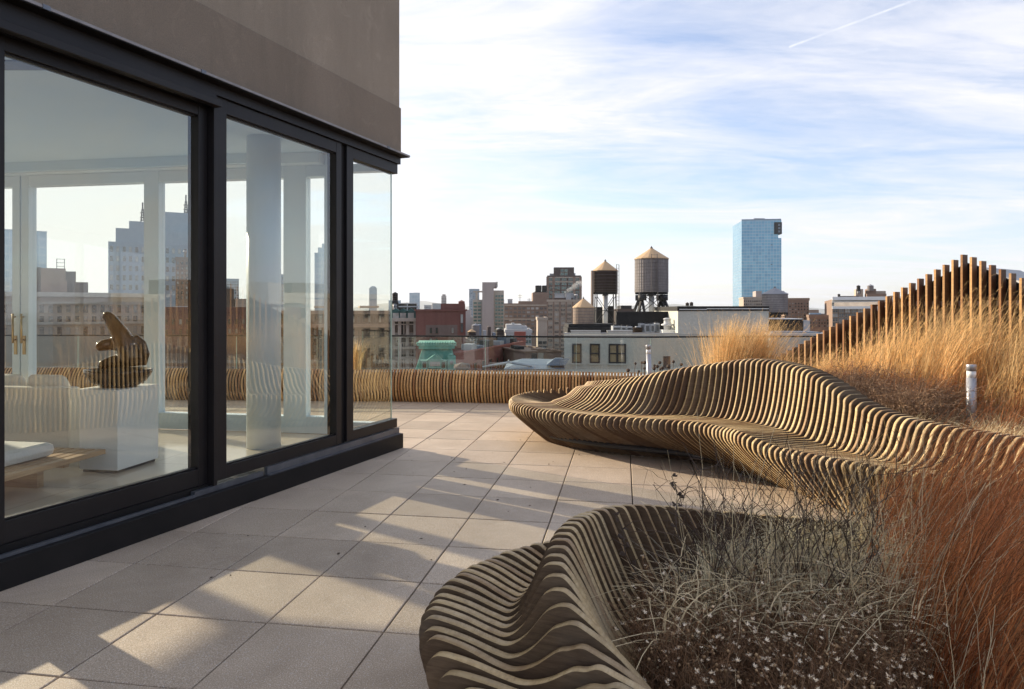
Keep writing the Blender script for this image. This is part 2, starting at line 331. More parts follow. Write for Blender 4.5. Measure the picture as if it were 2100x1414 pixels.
# ------------------------------------------------------------------ mesh helpers
class MB:
    def __init__(s): s.v = []; s.f = []; s.t = []; s.tint = .5; s.sm = []; s.mi = []
    def add(s, vs, fs, smooth=False, mi=0):
        b = len(s.v); s.v += [tuple(v) for v in vs]; s.f += [tuple(i + b for i in f) for f in fs]
        s.t += [s.tint] * len(vs); s.sm += [smooth] * len(fs); s.mi += [mi] * len(fs); return s
    def box(s, x0, x1, y0, y1, z0, z1):
        vs = [(x0, y0, z0), (x1, y0, z0), (x1, y1, z0), (x0, y1, z0), (x0, y0, z1), (x1, y0, z1), (x1, y1, z1), (x0, y1, z1)]
        return s.add(vs, BOXF)
    def quadbox(s, p, z0, z1):      # p: four plan points counter-clockwise
        vs = [(a[0], a[1], z0) for a in p] + [(a[0], a[1], z1) for a in p]
        return s.add(vs, BOXF)
    def prism(s, poly, z0, z1, smooth=False):
        n = len(poly); vs = [(a[0], a[1], z0) for a in poly] + [(a[0], a[1], z1) for a in poly]
        fs = [tuple(range(n))[::-1], tuple(range(n, 2 * n))] + [(i, (i + 1) % n, n + (i + 1) % n, n + i) for i in range(n)]
        return s.add(vs, fs, smooth)
    def lathe(s, prof, c=(0, 0, 0), n=24, smooth=True, sx=1, sy=1):
        vs = []; m = len(prof)
        for r, z in prof:
            for i in range(n):
                a = 2 * math.pi * i / n; vs.append((c[0] + r * math.cos(a) * sx, c[1] + r * math.sin(a) * sy, c[2] + z))
        fs = []
        for j in range(m - 1):
            for i in range(n):
                fs.append((j * n + i, j * n + (i + 1) % n, (j + 1) * n + (i + 1) % n, (j + 1) * n + i))
        fs.append(tuple(range(n))[::-1]); fs.append(tuple(range((m - 1) * n, m * n)))
        return s.add(vs, fs, smooth)
    def tube(s, pts, rad, n=6, smooth=True):
        pts = [Vector(p) for p in pts]; rad = rad if isinstance(rad, (list, tuple)) else [rad] * len(pts)
        vs = []; fs = []
        for k, p in enumerate(pts):
            d = (pts[min(k + 1, len(pts) - 1)] - pts[max(k - 1, 0)]).normalized()
            a = d.cross(Vector((0, 0, 1)) if abs(d.z) < .9 else Vector((1, 0, 0))).normalized(); b = d.cross(a)
            for i in range(n):
                t_ = 2 * math.pi * i / n; vs.append(p + (a * math.cos(t_) + b * math.sin(t_)) * rad[k])
        for k in range(len(pts) - 1):
            for i in range(n): fs.append((k * n + i, k * n + (i + 1) % n, (k + 1) * n + (i + 1) % n, (k + 1) * n + i))
        fs.append(tuple(range(n))); fs.append(tuple(range((len(pts) - 1) * n, len(pts) * n))[::-1])
        return s.add(vs, fs, smooth)
    def bar(s, a, b, w_, d_=None):
        return s.tube([a, b], w_ * .707, 4, False)
    def build(s, name, m, parent=None, bevel=0, m2=None):
        me = bpy.data.meshes.new(name)
        o = ORG.get(parent.name, Vector((0, 0, 0))) if parent is not None else Vector((0, 0, 0))
        vs = [(v[0] - o[0], v[1] - o[1], v[2] - o[2]) for v in s.v] if o.length else s.v
        me.from_pydata(vs, [], s.f); me.materials.append(m)
        if m2 is not None: me.materials.append(m2); me.polygons.foreach_set('material_index', s.mi)
        me.polygons.foreach_set('use_smooth', s.sm)
        at_ = me.attributes.new('tint', 'FLOAT', 'POINT'); at_.data.foreach_set('value', s.t)
        bm = bmesh.new(); bm.from_mesh(me); bmesh.ops.remove_doubles(bm, verts=bm.verts, dist=1e-6) if s.mi and max(s.mi) else None; bmesh.ops.recalc_face_normals(bm, faces=bm.faces); bm.to_mesh(me); bm.free()
        ob = bpy.data.objects.new(name, me); COL.objects.link(ob)
        if parent is not None: ob.parent = parent; ORG[ob.name] = o
        if bevel:
            b = ob.modifiers.new('bevel', 'BEVEL'); b.width = bevel; b.segments = 2; b.limit_method = 'ANGLE'; b.angle_limit = R(50)
        return ob
BOXF = [(0, 3, 2, 1), (4, 5, 6, 7), (0, 1, 5, 4), (1, 2, 6, 5), (2, 3, 7, 6), (3, 0, 4, 7)]
ORG = {}
def tag(o, label=None, cat=None, group=None, kind=None):
    if label: o['label'] = label
    if cat: o['category'] = cat
    if group: o['group'] = group
    if kind: o['kind'] = kind
    return o
def empty(name, loc, label, cat, group=None, rz=0.0, local=False):
    o = bpy.data.objects.new(name, None); COL.objects.link(o); o.location = loc; o.rotation_euler = (0, 0, rz); o.empty_display_size = .1
    if not local: ORG[o.name] = Vector(loc)      # children are then given in world coordinates
    return tag(o, label, cat, group)
def at(x, y, Y): return Vector(((x - CX) / F * Y, Y, H + (HY - y) / F * Y))
def lerp_tab(tab, x):
    xs = [a for a, _ in tab]; return float(np.interp(x, xs, [b for _, b in tab]))
def catmull(pts, per=6, closed=False):
    P_ = [np.array(p, float) for p in pts]; out = []
    n = len(P_)
    for i in range(n - 1):
        p0, p1, p2, p3 = P_[max(i - 1, 0)], P_[i], P_[i + 1], P_[min(i + 2, n - 1)]
        for k in range(per):
            t_ = k / per
            out.append(.5 * ((2 * p1) + (-p0 + p2) * t_ + (2 * p0 - 5 * p1 + 4 * p2 - p3) * t_ ** 2 + (-p0 + 3 * p1 - 3 * p2 + p3) * t_ ** 3))
    out.append(P_[-1]); return out

# ------------------------------------------------------------------ the deck
PA = R(9.33); PU = Vector((math.cos(PA), -math.sin(PA))); PV = Vector((math.sin(PA), math.cos(PA))); PS = .61
mb = MB(); g = .0045
def pav(u, v): q = PU * u + PV * v; return (q.x, q.y)
for i in range(-9, 13):
    for j in range(-7, 19):
        u0 = -2.373 + i * PS; v0 = 3.167 + j * PS
        mb.tint = random.random(); zt = random.uniform(-.0015, .0015)
        u1, v1 = u0 + PS - g, v0 + PS - g; u0 += g; v0 += g; b_ = .004
        o_ = [pav(u0, v0), pav(u1, v0), pav(u1, v1), pav(u0, v1)]
        in_ = [pav(u0 + b_, v0 + b_), pav(u1 - b_, v0 + b_), pav(u1 - b_, v1 - b_), pav(u0 + b_, v1 - b_)]
        vs = [(a[0], a[1], -.05) for a in o_] + [(a[0], a[1], zt - .003) for a in o_] + [(a[0], a[1], zt) for a in in_]
        fs = [(a, (a + 1) % 4, 4 + (a + 1) % 4, 4 + a) for a in range(4)] + [(4 + a, 4 + (a + 1) % 4, 8 + (a + 1) % 4, 8 + a) for a in range(4)] + [(8, 9, 10, 11)]
        mb.add(vs, fs)
tag(mb.build('paved_deck', M['paver']), kind='structure')
mb = MB(); mb.box(-14, 12, -6, 13.2, -.6, -.03); tag(mb.build('deck_slab', M['gap']), kind='structure')
mb = MB(); mb.box(-13.9, 11.9, -5.9, 13.1, -35, -.6)
hb = mb.build('brick_building', M['f_brown']); tag(hb, 'brick building whose paved rooftop carries the terrace and the benches', 'building')
hb.location = (0, 0, 0)
mb = MB(); mb.box(-20000, 20000, -2000, 26000, -36, -35.0); tag(mb.build('street_ground', M['asphalt']), kind='structure')

# ------------------------------------------------------------------ the glazed pavilion
C0 = Vector((-1.235, 7.76)); D = Vector((.373, .928)); IN = Vector((-.928, .373))
E = Vector((-math.cos(PA), math.sin(PA))); IE = Vector((-math.sin(PA), -math.cos(PA)))
def WL(s, dl): q = C0 - D * s + IN * dl; return (q.x, q.y)
def WE(t_, ep): q = C0 + E * t_ + IE * ep; return (q.x, q.y)
pv = empty('pavilion', (C0.x, C0.y, 0), 'grey stucco penthouse with tall dark framed glass sliding doors along the deck', 'building')
def wl(m_, s0, s1, d0, d1, z0, z1): m_.quadbox([WL(s0, d0), WL(s0, d1), WL(s1, d1), WL(s1, d0)], z0, z1)
def we(m_, t0, t1, e0, e1, z0, z1): m_.quadbox([WE(t0, e0), WE(t0, e1), WE(t1, e1), WE(t1, e0)], z0, z1)
SL = 10.0; TL = 8.3
m_ = MB(); wl(m_, 0, SL, 0, .34, 0, .163); m_.build('plinth', M['black'], pv, .004)
m_ = MB(); wl(m_, .03, 2.15, .035, .07, .165, .232); wl(m_, .03, 2.15, .012, .034, .163, .172); m_.build('flashing', M['flash'], pv)
m_ = MB(); wl(m_, 2.18, 2.9, .05, .09, .165, .205); wl(m_, 2.9, SL, .045, .07, .165, .185); m_.build('flashing', M['flash'], pv)
# fixed corner pane
def panel(name, s0, s1, z0, z1, gd, fl, fr_, ft, fb, gdeep=.07, gz=None, mirror=False):
    """a glazed leaf: clear glass from s0 to s1, stiles fl/fr wide, rails ft/fb high"""
    m_ = MB()
    if fr_: wl(m_, s0 - fr_, s0, gd - .04, gd + gdeep, z0 - fb, z1 + ft)
    if fl: wl(m_, s1, s1 + fl, gd - .04, gd + gdeep, z0 - fb, z1 + ft)
    wl(m_, s0, s1, gd - .038, gd + gdeep - .003, z1, z1 + ft - .002); wl(m_, s0, s1, gd - .038, gd + gdeep - .003, z0 - fb, z0)
    # glazing beads
    wl(m_, s0, s1, gd - .018, gd - .004, z0, z0 + .012); wl(m_, s0, s1, gd - .018, gd - .004, z1 - .012, z1)
    o_ = m_.build(name, M['frame'], pv, .003)
    g_ = MB(); wl(g_, s0, s1, gd, gd + .012, z0 - .01, z1 + .01); g_.build('pane', M['glass'], o_)
    return o_
m_ = MB(); wl(m_, .878, .99, .06, .17, .235, 3.22); wl(m_, .02, .878, .062, .167, 3.11, 3.22); wl(m_, .03, .878, .062, .167, .235, .335)
fx = m_.build('corner_window', M['frame'], pv, .003)
g_ = MB(); wl(g_, .094, .878, .10, .112, .32, 3.12); g_.build('pane', M['glass'], fx)
g_ = MB(); g_.quadbox([WL(.082, .10), WL(.082, .112), WL(.094, .112), WL(.094, .10)], .335, 3.11); g_.build('pane_edge', M['glass_edge'], fx)
panel('glass_door', 1.162, 2.578, .335, 3.11, .10, .10, .082, .11, .10)
panel('sliding_door', 2.80, 4.19, .35, 3.05, .16, .13, .085, .09, .13)
m_ = MB(); wl(m_, .985, 1.08, .09, .2, .165, 3.22); m_.build('mullion', M['black'], pv)
m_ = MB(); wl(m_, 2.68, 2.712, .055, .26, .165, 3.25); m_.build('mullion', M['frame'], pv, .003)
for s_ in (4.42, 5.95, 7.48):
    panel('sliding_door', s_, s_ + 1.35, .35, 3.05, .13, .085, .085, .09, .13)
m_ = MB(); wl(m_, 8.92, SL, .06, .3, .16, 3.3); m_.build('end_panel', M['stucco'], pv)
m_ = MB(); wl(m_, 2.712, SL, .10, .26, .165, .22); wl(m_, 2.712, SL, .10, .26, 3.14, 3.25); m_.build('door_track', M['black'], pv)
m_ = MB(); wl(m_, 0.0, SL, .035, .30, 3.222, 3.298)
wl(m_, 2.712, SL, .03, .10, 3.18, 3.221); m_.build('header', M['frame'], pv)
m_ = MB(); wl(m_, 2.69, SL, -.005, .06, 3.125, 3.178); m_.build('door_track', M['frame'], pv, .004)
# drip edge
m_ = MB(); wl(m_, -.045, SL, -.055, .14, 3.300, 3.306); m_.build('drip_edge_soffit', M['black'], pv)
m_ = MB(); wl(m_, -.05, SL, -.06, -.035, 3.307, 3.325); m_.build('drip_edge', M['liplight'], pv)
for s_ in (.38, 2.9, 4.05):
    m_ = MB(); wl(m_, s_, s_ + .045, -.064, -.03, 3.303, 3.329); m_.build('drip_edge_clip', M['flash'], pv)
# stucco volume, its lower band proud of the wall
ZT = 7.2
m_ = MB(); wl(m_, -.002, SL, .030, .2, 3.325, 3.862); m_.build('stucco_band', M['stucco2'], pv, .004)
m_ = MB(); wl(m_, .012, SL, .045, .25, 3.863, ZT)
we(m_, .26, TL, .03, .25, 3.325, ZT); m_.build('stucco_wall', M['stucco'], pv)
# floor, ceiling, roof
A_, B_ = WL(0.08, .13), WL(SL, .13); Dd = Vector(WE(TL, .2)); B2 = Vector(B_) + (Dd - Vector(A_))
foot = [A_, B_, (B2.x, B2.y), (Dd.x, Dd.y)]
def inset(k):
    c = sum((Vector(p) for p in foot), Vector((0, 0))) / 4; return [tuple(c + (Vector(p) - c) * k) for p in foot]
m_ = MB(); m_.prism(inset(.985)[::-1], .02, .158); m_.build('interior_floor', M['floor'], pv)
m_ = MB(); m_.prism(inset(.985)[::-1], 3.33, 3.6); m_.build('ceiling', M['ceil'], pv)
m_ = MB(); m_.prism(inset(.985)[::-1], ZT - .3, ZT - .02); m_.build('roof', M['f_black'], pv)
# ceiling grille and recessed strip
gp = at(40, 228, 4.9); m_ = MB()
m_.quadbox([(gp.x - .28, gp.y - .08), (gp.x + .22, gp.y - .08), (gp.x + .26, gp.y + .1), (gp.x - .24, gp.y + .1)], 3.318, 3.331); m_.build('air_grille', M['flash'], pv)
# the far end wall of white framed glass
ew = MB()
for t0, t1 in ((.76, .878), (1.098, 1.374), (2.956, 3.15), (4.72, 4.825), (4.845, 4.95), (6.42, 6.6), (8.05, 8.3)): we(ew, t0, t1, .05, .17, .16, 3.33)
for t0, t1 in ((.878, 1.098), (1.374, 2.956), (3.15, 4.72), (4.95, 6.42), (6.6, 8.05)):
    we(ew, t0, t1, .052, .168, .16, .35); we(ew, t0, t1, .052, .168, 3.08, 3.21)
we(ew, .878, 8.3, .03, .3, 3.212, 3.33)
ew.build('end_window_frame', M['white_in'], pv, .004)
for z0, z1 in ((.16, .30), (3.12, 3.211)):
    ew = MB(); we(ew, .10, .758, .06, .16, z0, z1); ew.build('corner_rail', M['white_in'], pv, .003)
for t0, t1, z0, z1 in ((.106, .76, .30, 3.12), (.878, 1.098, .35, 3.08), (1.374, 2.956, .35, 3.08), (3.15, 4.72, .35, 3.08), (4.95, 6.42, .35, 3.08), (6.6, 8.05, .35, 3.08)):
    g_ = MB(); we(g_, t0, t1, .10, .112, z0, z1); g_.build('end_pane', M['clear_glass'], pv)
m_ = MB(); we(m_, 1.374, 8.3, .31, .36, 3.22, 3.33); m_.build('curtain_track', M['ceil'], pv)
for k, tt in enumerate((4.775, 4.895)):
    m_ = MB(); a = WE(tt, .215); b = WE(tt, .18)
    m_.tube([(a[0], a[1], 1.16), (a[0], a[1], 1.52)], .012, 8); m_.tube([(b[0], b[1], 1.2), (a[0], a[1], 1.2)], .010, 6)
    m_.tube([(b[0], b[1], 1.48), (a[0], a[1], 1.48)], .010, 6); m_.quadbox([WE(tt - .02, .171), WE(tt - .02, .18), WE(tt + .02, .18), WE(tt + .02, .171)], 1.02, 1.25)
    m_.build('door_handle', M['brass'], pv)
# left wall (towards the sun): glazed bays between posts
def LW(s, dl):      # parallel to the long wall at the far end of the end wall
    q = Vector(WE(TL, 0)) - D * s - IN * dl; return (q.x, q.y)
m_ = MB(); s_ = 0
while s_ < SL: m_.quadbox([LW(s_, 0), LW(s_ + .13, 0), LW(s_ + .13, .12), LW(s_, .12)], .16, 3.33); s_ += 1.62
m_.quadbox([LW(0, -.01), LW(SL, -.01), LW(SL, .11), LW(0, .11)], 3.08, 3.33); m_.quadbox([LW(0, -.01), LW(SL, -.01), LW(SL, .11), LW(0, .11)], .0, .35)
m_.build('side_window_frame', M['white'], pv)
m_ = MB(); m_.quadbox([LW(0, .0), LW(SL, .0), LW(SL, .2), LW(0, .2)], 3.331, ZT); m_.build('stucco_wall', M['stucco'], pv)
m_ = MB(); p1, p2 = WL(SL - .2, .13), LW(SL - .2, -.1); p3, p4 = LW(SL, -.1), WL(SL, .13); m_.quadbox([p1, p2, p3, p4], 0, ZT); m_.build('back_wall', M['stucco'], pv)
# round column
cp = at(541, 900, 7.02)
m_ = MB(); m_.lathe([(.168, .159), (.168, 3.329)], (cp.x, cp.y, 0), 40); m_.build('round_column', M['white_in'], pv)

# ------------------------------------------------------------------ inside: pedestal, bowl, sculpture, sofa, daybed
du = Vector((math.cos(PA), -math.sin(PA))); dv = Vector((math.sin(PA), math.cos(PA)))
pc = Vector((-3.38, 5.85))
def rect(p, wu, lv): a = Vector(p); return [tuple(a), tuple(a + du * wu), tuple(a + du * wu + dv * lv), tuple(a + dv * lv)]
pd = empty('display_plinth', (pc.x - .18, pc.y + .26, .158), 'tall white box plinth inside the glass carrying a dark bowl', 'plinth')
m_ = MB(); m_.quadbox(rect(pc - du * .37, .37, .52), .185, .875); m_.build('box', M['white'], pd, .003)
m_ = MB(); m_.quadbox(rect(pc - du * .35 + dv * .02, .33, .48), .159, .186); m_.build('recessed_base', M['black'], pd)
YB = 6.13; kx = YB / F; bx = (243 - CX) * kx
m_ = MB(); m_.lathe([(.15, 0), (.235, .05), (.280, .12), (.288, .158), (.272, .158), (.258, .125), (.1, .06), (.01, .055)], (bx, YB, .8765), 48, sy=.78)
o_ = m_.build('bowl', M['darkbowl']); tag(o_, 'dark oval wooden bowl on the white plinth holding the sculpture', 'bowl')
def sp(x, y, dy=0): return ((x - CX) * kx, YB + dy, H - (y - HY) * kx)
m_ = MB()
m_.tube([sp(213, 643), sp(216, 645), sp(224, 651), sp(234, 666), sp(246, 684), sp(256, 702), sp(263, 720), sp(267, 738), sp(268, 752)], [.014, .040, .050, .062, .074, .084, .090, .084, .066], 18)
m_.tube([sp(203, 712, -.05), sp(208, 712, -.05), sp(217, 708, -.04), sp(230, 706, 0), sp(248, 708, .0)], [.014, .040, .052, .060, .07], 14)
m_.tube([sp(208, 750, -.05), sp(214, 749, -.05), sp(226, 744, -.03), sp(244, 740, .0), sp(262, 742, .02)], [.014, .040, .052, .062, .07], 14)
m_.tube([sp(272, 690, .03), sp(285, 706, .05), sp(290, 726, .06), sp(286, 750, .05)], [.03, .040, .042, .035], 12)
sc = m_.build('sculpture', M['bronze']); tag(sc, 'brown bronze abstract curled figure standing in the dark bowl', 'sculpture')
rm = sc.modifiers.new('remesh', 'REMESH'); rm.mode = 'VOXEL'; rm.voxel_size = .008; rm.use_smooth_shade = True
smm = sc.modifiers.new('smooth', 'SMOOTH'); smm.iterations = 9; smm.factor = .6

sf = empty('sofa', (-4.6, 6.6, .158), 'white linen sofa with loose back cushions behind the glass door', 'sofa')
q0 = Vector((-4.09, 6.3))
m_ = MB(); m_.quadbox(rect(q0 - du * 2.2, 2.2, .14), .25, .845); m_.build('backrest', M['linen'], sf, .02)
m_ = MB(); m_.quadbox(rect(q0 - du * .18 + dv * .145, .16, .82), .25, .80); m_.build('armrest', M['linen'], sf, .02)
m_ = MB(); m_.quadbox(rect(q0 - du * 2.2 + dv * .145, 2.01, .82), .25, .56); m_.build('seat', M['linen'], sf, .03)
m_ = MB(); m_.quadbox(rect(q0 - du * 2.1 + dv * .08, 2.0, .8), .159, .249); m_.build('sofa_base', M['black'], sf)
for k in range(3):
    m_ = MB(); c = q0 - du * (.42 + .47 * k) + dv * .28
    for j in range(9):
        pass
    rows = []
    for z, wv in ((.58, .05), (.66, .09), (.78, .10), (.88, .085), (.945, .03)):
        rows.append((z, wv))
    vs = []; N = 20
    for z, wv in rows:
        for i in range(N):
            a = 2 * math.pi * i / N; ex = math.copysign(abs(math.cos(a)) ** .5, math.cos(a)) * .22 * (1 - .12 * abs(z - .77) / .2); ey = math.sin(a) * wv
            p = c + du * ex + dv * (ey - (z - .6) * .25); vs.append((p.x, p.y, z + (.02 * math.cos(2 * a) if z > .9 else 0)))
    fs = [(j * N + i, j * N + (i + 1) % N, (j + 1) * N + (i + 1) % N, (j + 1) * N + i) for j in range(4) for i in range(N)]
    fs += [tuple(range(N))[::-1], tuple(range(4 * N, 5 * N))]
    m_.add(vs, fs, True); o_ = m_.build('cushion', M['linen'], sf); ss = o_.modifiers.new('s', 'SUBSURF'); ss.levels = 1; ss.render_levels = 1

db = empty('daybed', (-4.1, 5.3, .158), 'low oak slat daybed with a thick white mattress just inside the glass', 'daybed')
e0 = Vector((-3.42, 5.78))
for k in range(9):
    m_ = MB(); m_.tint = random.random(); a = e0 - du * (.10 * (k + 1)) - dv * 1.75; m_.quadbox(rect(a, .078, 1.75), .345, .385); m_.build('slat', M['oak'], db, .003)
m_ = MB(); m_.quadbox(rect(e0 - du * .88 - dv * .35, .78, .05), .30, .344); m_.quadbox(rect(e0 - du * .88 - dv * 1.5, .78, .05), .30, .344); m_.build('cross_rail', M['oak'], db)
for a_, b_ in ((.35, .3), (1.5, .3)):
    m_ = MB(); m_.quadbox(rect(e0 - du * .75 - dv * (a_ + .1), .5, .06), .159, .30); m_.build('leg', M['oak'], db)
m_ = MB(); m_.quadbox(rect(e0 - du * 1.05 - dv * 1.8, .84, 1.5), .388, .50); m_.build('mattress', M['linen'], db, .05)

# ------------------------------------------------------------------ ribbed benches
def rib_solid(mb_, prof, o, u, v, th):
    """prof: list of (U,z) outline; plate of thickness th centred on the plane"""
    n = len(prof); vs = []
    for sgn in (-.5, .5):
        for U, z in prof:
            q = u * U + v * (o + sgn * th); vs.append((q.x, q.y, z))
    fs = [tuple(range(n)), tuple(range(n, 2 * n))[::-1]]
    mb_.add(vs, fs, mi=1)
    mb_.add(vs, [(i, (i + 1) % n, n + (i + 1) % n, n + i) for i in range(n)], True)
AL = R(12); BU = Vector((math.cos(AL), math.sin(AL))); BV = Vector((-math.sin(AL), math.cos(AL)))
DN = .0519; V10 = 7.354
def mainV(n): return V10 - DN * (n - 10)
def onplane(x, V, u, v):       # pixel column -> plan point on the plane
    r = (x - CX) / F; Y = V / (v.y + v.x * r); X = r * Y; return X, Y, u.x * X + u.y * Y
lipx = [(-26, 1172), (-24, 1130), (-22, 1100), (-18, 1075), (-14, 1060), (-8, 1048), (-4, 1047), (0, 1051), (5, 1076), (10, 1108), (15, 1148), (20, 1201), (25, 1262), (30, 1329), (35, 1396), (40, 1450), (45, 1489), (50, 1525), (53, 1560), (55, 1583), (60, 1641), (65, 1715), (70, 1800), (75, 1898), (80, 2004), (84, 2100), (92, 2330)]
lipy = [(-26, 797), (-22, 803), (-14, 812), (-6, 819), (0, 826)]
lipY = [(1051, 826), (1081, 834), (1106, 840), (1145, 845), (1196, 851.5), (1246, 855), (1318, 859), (1374, 863), (1422, 866), (1451, 870), (1459, 873), (1503, 882), (1533, 894), (1554, 904), (1592, 919), (1623, 925), (1669, 935), (1718, 944), (1764, 952), (1798, 959), (1844, 965), (1894, 973), (1945, 980), (1991, 985), (2037, 991), (2092, 995), (2330, 1012)]
crx = [(-26, 1250), (-14, 1215), (0, 1202), (5, 1215), (10, 1245), (15, 1284), (20, 1335), (25, 1398), (30, 1465), (35, 1525), (40, 1581), (45, 1632), (50, 1682), (55, 1739), (60, 1804), (65, 1873), (70, 1956), (74, 2043), (76, 2083), (84, 2270), (92, 2500)]
crY = [(1202, 783), (1230, 781), (1264, 778.5), (1298, 772.6), (1325, 769), (1349, 762), (1372, 759), (1400, 753), (1428, 749.7), (1468, 744), (1506, 738), (1537, 736), (1573, 738), (1611, 745), (1650, 756), (1668, 764.5), (1700, 781), (1718, 794), (1763, 825.6), (1798, 840), (1835, 853), (1872, 862), (1920, 871.5), (1964, 880.7), (2019, 888), (2056, 893.6), (2093, 899), (2500, 945)]
ftd = [(-26, 45), (0, 70), (10, 65), (20, 50), (30, 25), (40, 30), (50, 32), (55, 24), (60, 36), (70, 42), (76, 48), (92, 60)]
ftY = [(1130, 822), (1152, 832), (1176, 838), (1208, 843), (1246, 846), (1298, 850), (1350, 852), (1400, 851), (1450, 855), (1500, 860), (1546, 867), (1608, 880), (1650, 895), (1690, 911), (1727, 923), (1780, 935), (1853, 950), (1923, 962), (2010, 974), (2090, 985), (2400, 1015)]
bsY = [(1139, 912), (1186, 922), (1296, 935), (1365, 940), (1450, 950), (1560, 985), (1634, 1011), (1696, 1040), (1763, 1063), (2100, 1190)]
def basex(V):
    best = None
    for x in range(1139, 2000, 4):
        X, Y, U = onplane(x, V, BU, BV)
        e = abs(HY + F * H / Y - lerp_tab(bsY, x))
        if best is None or e < best[0]: best = (e, U)
    return best[1]
def smoothtab(tab, rng_, k=3):
    raw = {n: lerp_tab(tab, n) for n in rng_}; ks = list(rng_)
    return {n: sum(raw[min(max(n + j, ks[0]), ks[-1])] for j in range(-k, k + 1)) / (2 * k + 1) for n in ks}
NR = range(-26, 93)
LX, CXT, FD = smoothtab(lipx, NR, 1), smoothtab(crx, NR, 1), smoothtab(ftd, NR, 3)
params = {}
for n in NR:
    V = mainV(n); lx = LX[n]; X, Y, UL = onplane(lx, V, BU, BV)
    ly = lerp_tab(lipy, n) if n < 0 else lerp_tab(lipY, lx); zl = H - (ly - HY) / F * Y
    cx_ = CXT[n]; X, Y, UC = onplane(cx_, V, BU, BV); zc = H - (lerp_tab(crY, cx_) - HY) / F * Y
    fx_ = cx_ - FD[n]; X, Y, UF = onplane(fx_, V, BU, BV); zf = H - (lerp_tab(ftY, fx_) - HY) / F * Y
    UB = basex(V) if 4 <= n <= 66 else None
    params[n] = [UL, zl, UF, zf, UC, zc, UB]
d4 = params[5][6] - params[5][0]; d66 = params[66][6] - params[66][0]
for n in NR:
    p = params[n]
    if p[6] is None: p[6] = p[0] + (d4 if n < 4 else d66)
ks = list(NR); arr = np.array([params[n] for n in ks]); sm_ = arr.copy(); kern = [1, 2, 3, 2, 1]
for c in range(7):
    pad = np.pad(arr[:, c], 2, 'edge'); pad[:2] = 2 * arr[0, c] - arr[2:0:-1, c]; pad[-2:] = 2 * arr[-1, c] - arr[-2:-4:-1, c]
    sm_[:, c] = np.convolve(pad, np.array(kern) / 9.0, 'valid')
for i, n in enumerate(ks): print('rib', n, [round(float(x), 2) for x in sm_[i]]) if n % 10 == 0 else None
bench = empty('ribbed_bench', (2.2, 6.8, 0), 'long winding bench of pale wooden ribs with a high rolling backrest beside the tall grass', 'bench')
mb = MB(); BACK = []
for i, n in enumerate(ks):
    UL, zl, UF, zf, UC, zc, UB = sm_[i]
    mb.tint = min(1, max(0, .5 + random.uniform(-.4, .4)))
    zn = zl - .045
    UBl = min(max(UB, UL + .16), UF + .35)
    top = max(zc, zf + .03)
    flat = lerp_tab([(-26, .30), (8, .30), (20, .10), (90, .08)], n)
    rise = top - zf
    kq = lerp_tab([(-26, .15), (-12, .35), (-3, 1)], n)
    ctrl = [(UBl, 0.0), (UL + (UBl - UL) * .45, zn * .42), (UL + .005, zn - .085), (UL - .022, zl - .045 * kq), (UL + .006 * kq - .021 * (1 - kq), zl - .006), (UL + .05 * kq, zl + .004),
            (UL + (UF - UL) * .5, (zl + zf) / 2 - .004), (UF - .055, zf - .004), (UF + .01, zf + .022),
            (UF + (UC - UF) * .35 + .01, zf + rise * .30), (UF + (UC - UF) * .68, zf + rise * .72), (UC - .035, top - .045), (UC + .005, top - .008), (UC + .045, top),
            (UC + .05 + flat, top - .004), (UC + .085 + flat, top - .04), (UC + .10 + flat, top - .14), (UC + .11 + flat, 0.0)]
    pr = [(float(a), float(b)) for a, b in catmull(ctrl, 5)]
    rib_solid(mb, pr, mainV(n), BU, BV, .031)
    q = BU * (UC + .10 + flat) + BV * mainV(n); BACK.append((q.x, q.y))
o_ = mb.build('wooden_ribs', M['rib'], bench, m2=M['rib_shade'])
# the steel spine the ribs are threaded on, deep under the seat
sp_ = MB(); pts = []
for i, n in enumerate(ks):
    if n % 3 == 0: q = BU * (sm_[i][2] - .12) + BV * mainV(n); pts.append((q.x, q.y, .12))
sp_.tube(pts, .03, 6); sp_.build('steel_spine', M['steel_dark'], bench)

# near planter bench
NA = R(20); NU = Vector((math.cos(NA), -math.sin(NA))); NV = Vector((math.sin(NA), math.cos(NA)))
def nearV(n): return 2.29 + .062 * (n - 4)
ncx = [(-4, 1330), (-2, 1300), (0, 1262), (1, 1225), (2, 1190), (3, 1171), (4, 1154), (5, 1142), (6, 1138), (7, 1135), (8, 1136.6), (9, 1142), (10, 1147), (11, 1152), (12, 1159), (13, 1169), (14, 1178), (15, 1188), (16, 1197), (17, 1209), (18, 1226), (19, 1243), (20, 1262), (21, 1282), (22, 1303), (23, 1323), (24, 1344), (25, 1366), (26, 1389), (27, 1414), (32, 1540), (40, 1769), (46, 1960)]
ncy = [(-4, 1480), (-2, 1440), (0, 1405), (1, 1368), (2, 1325), (3, 1277), (4, 1240), (5, 1208), (6, 1179), (7, 1155), (8, 1138), (9, 1121), (10, 1106), (11, 1094), (12, 1082), (13, 1072), (14, 1064), (15, 1058), (16, 1054), (17, 1050), (18, 1045), (19, 1041), (20, 1038), (21, 1036), (22, 1035.5), (23, 1035.5), (24, 1037), (25, 1038), (26, 1040.6), (27, 1043), (32, 1054), (40, 1071), (46, 1085)]
nnx = [(-4, 1080), (-2, 990), (-1, 951), (0, 916), (1, 893), (2, 884), (3, 878), (4, 877), (5, 880), (6, 887), (7, 895), (8, 905), (9, 920), (10, 938), (11, 946), (12, 962), (13, 980), (14, 993), (15, 1009), (16, 1029), (17, 1049), (18, 1066), (19, 1090), (20, 1115), (21, 1140)]
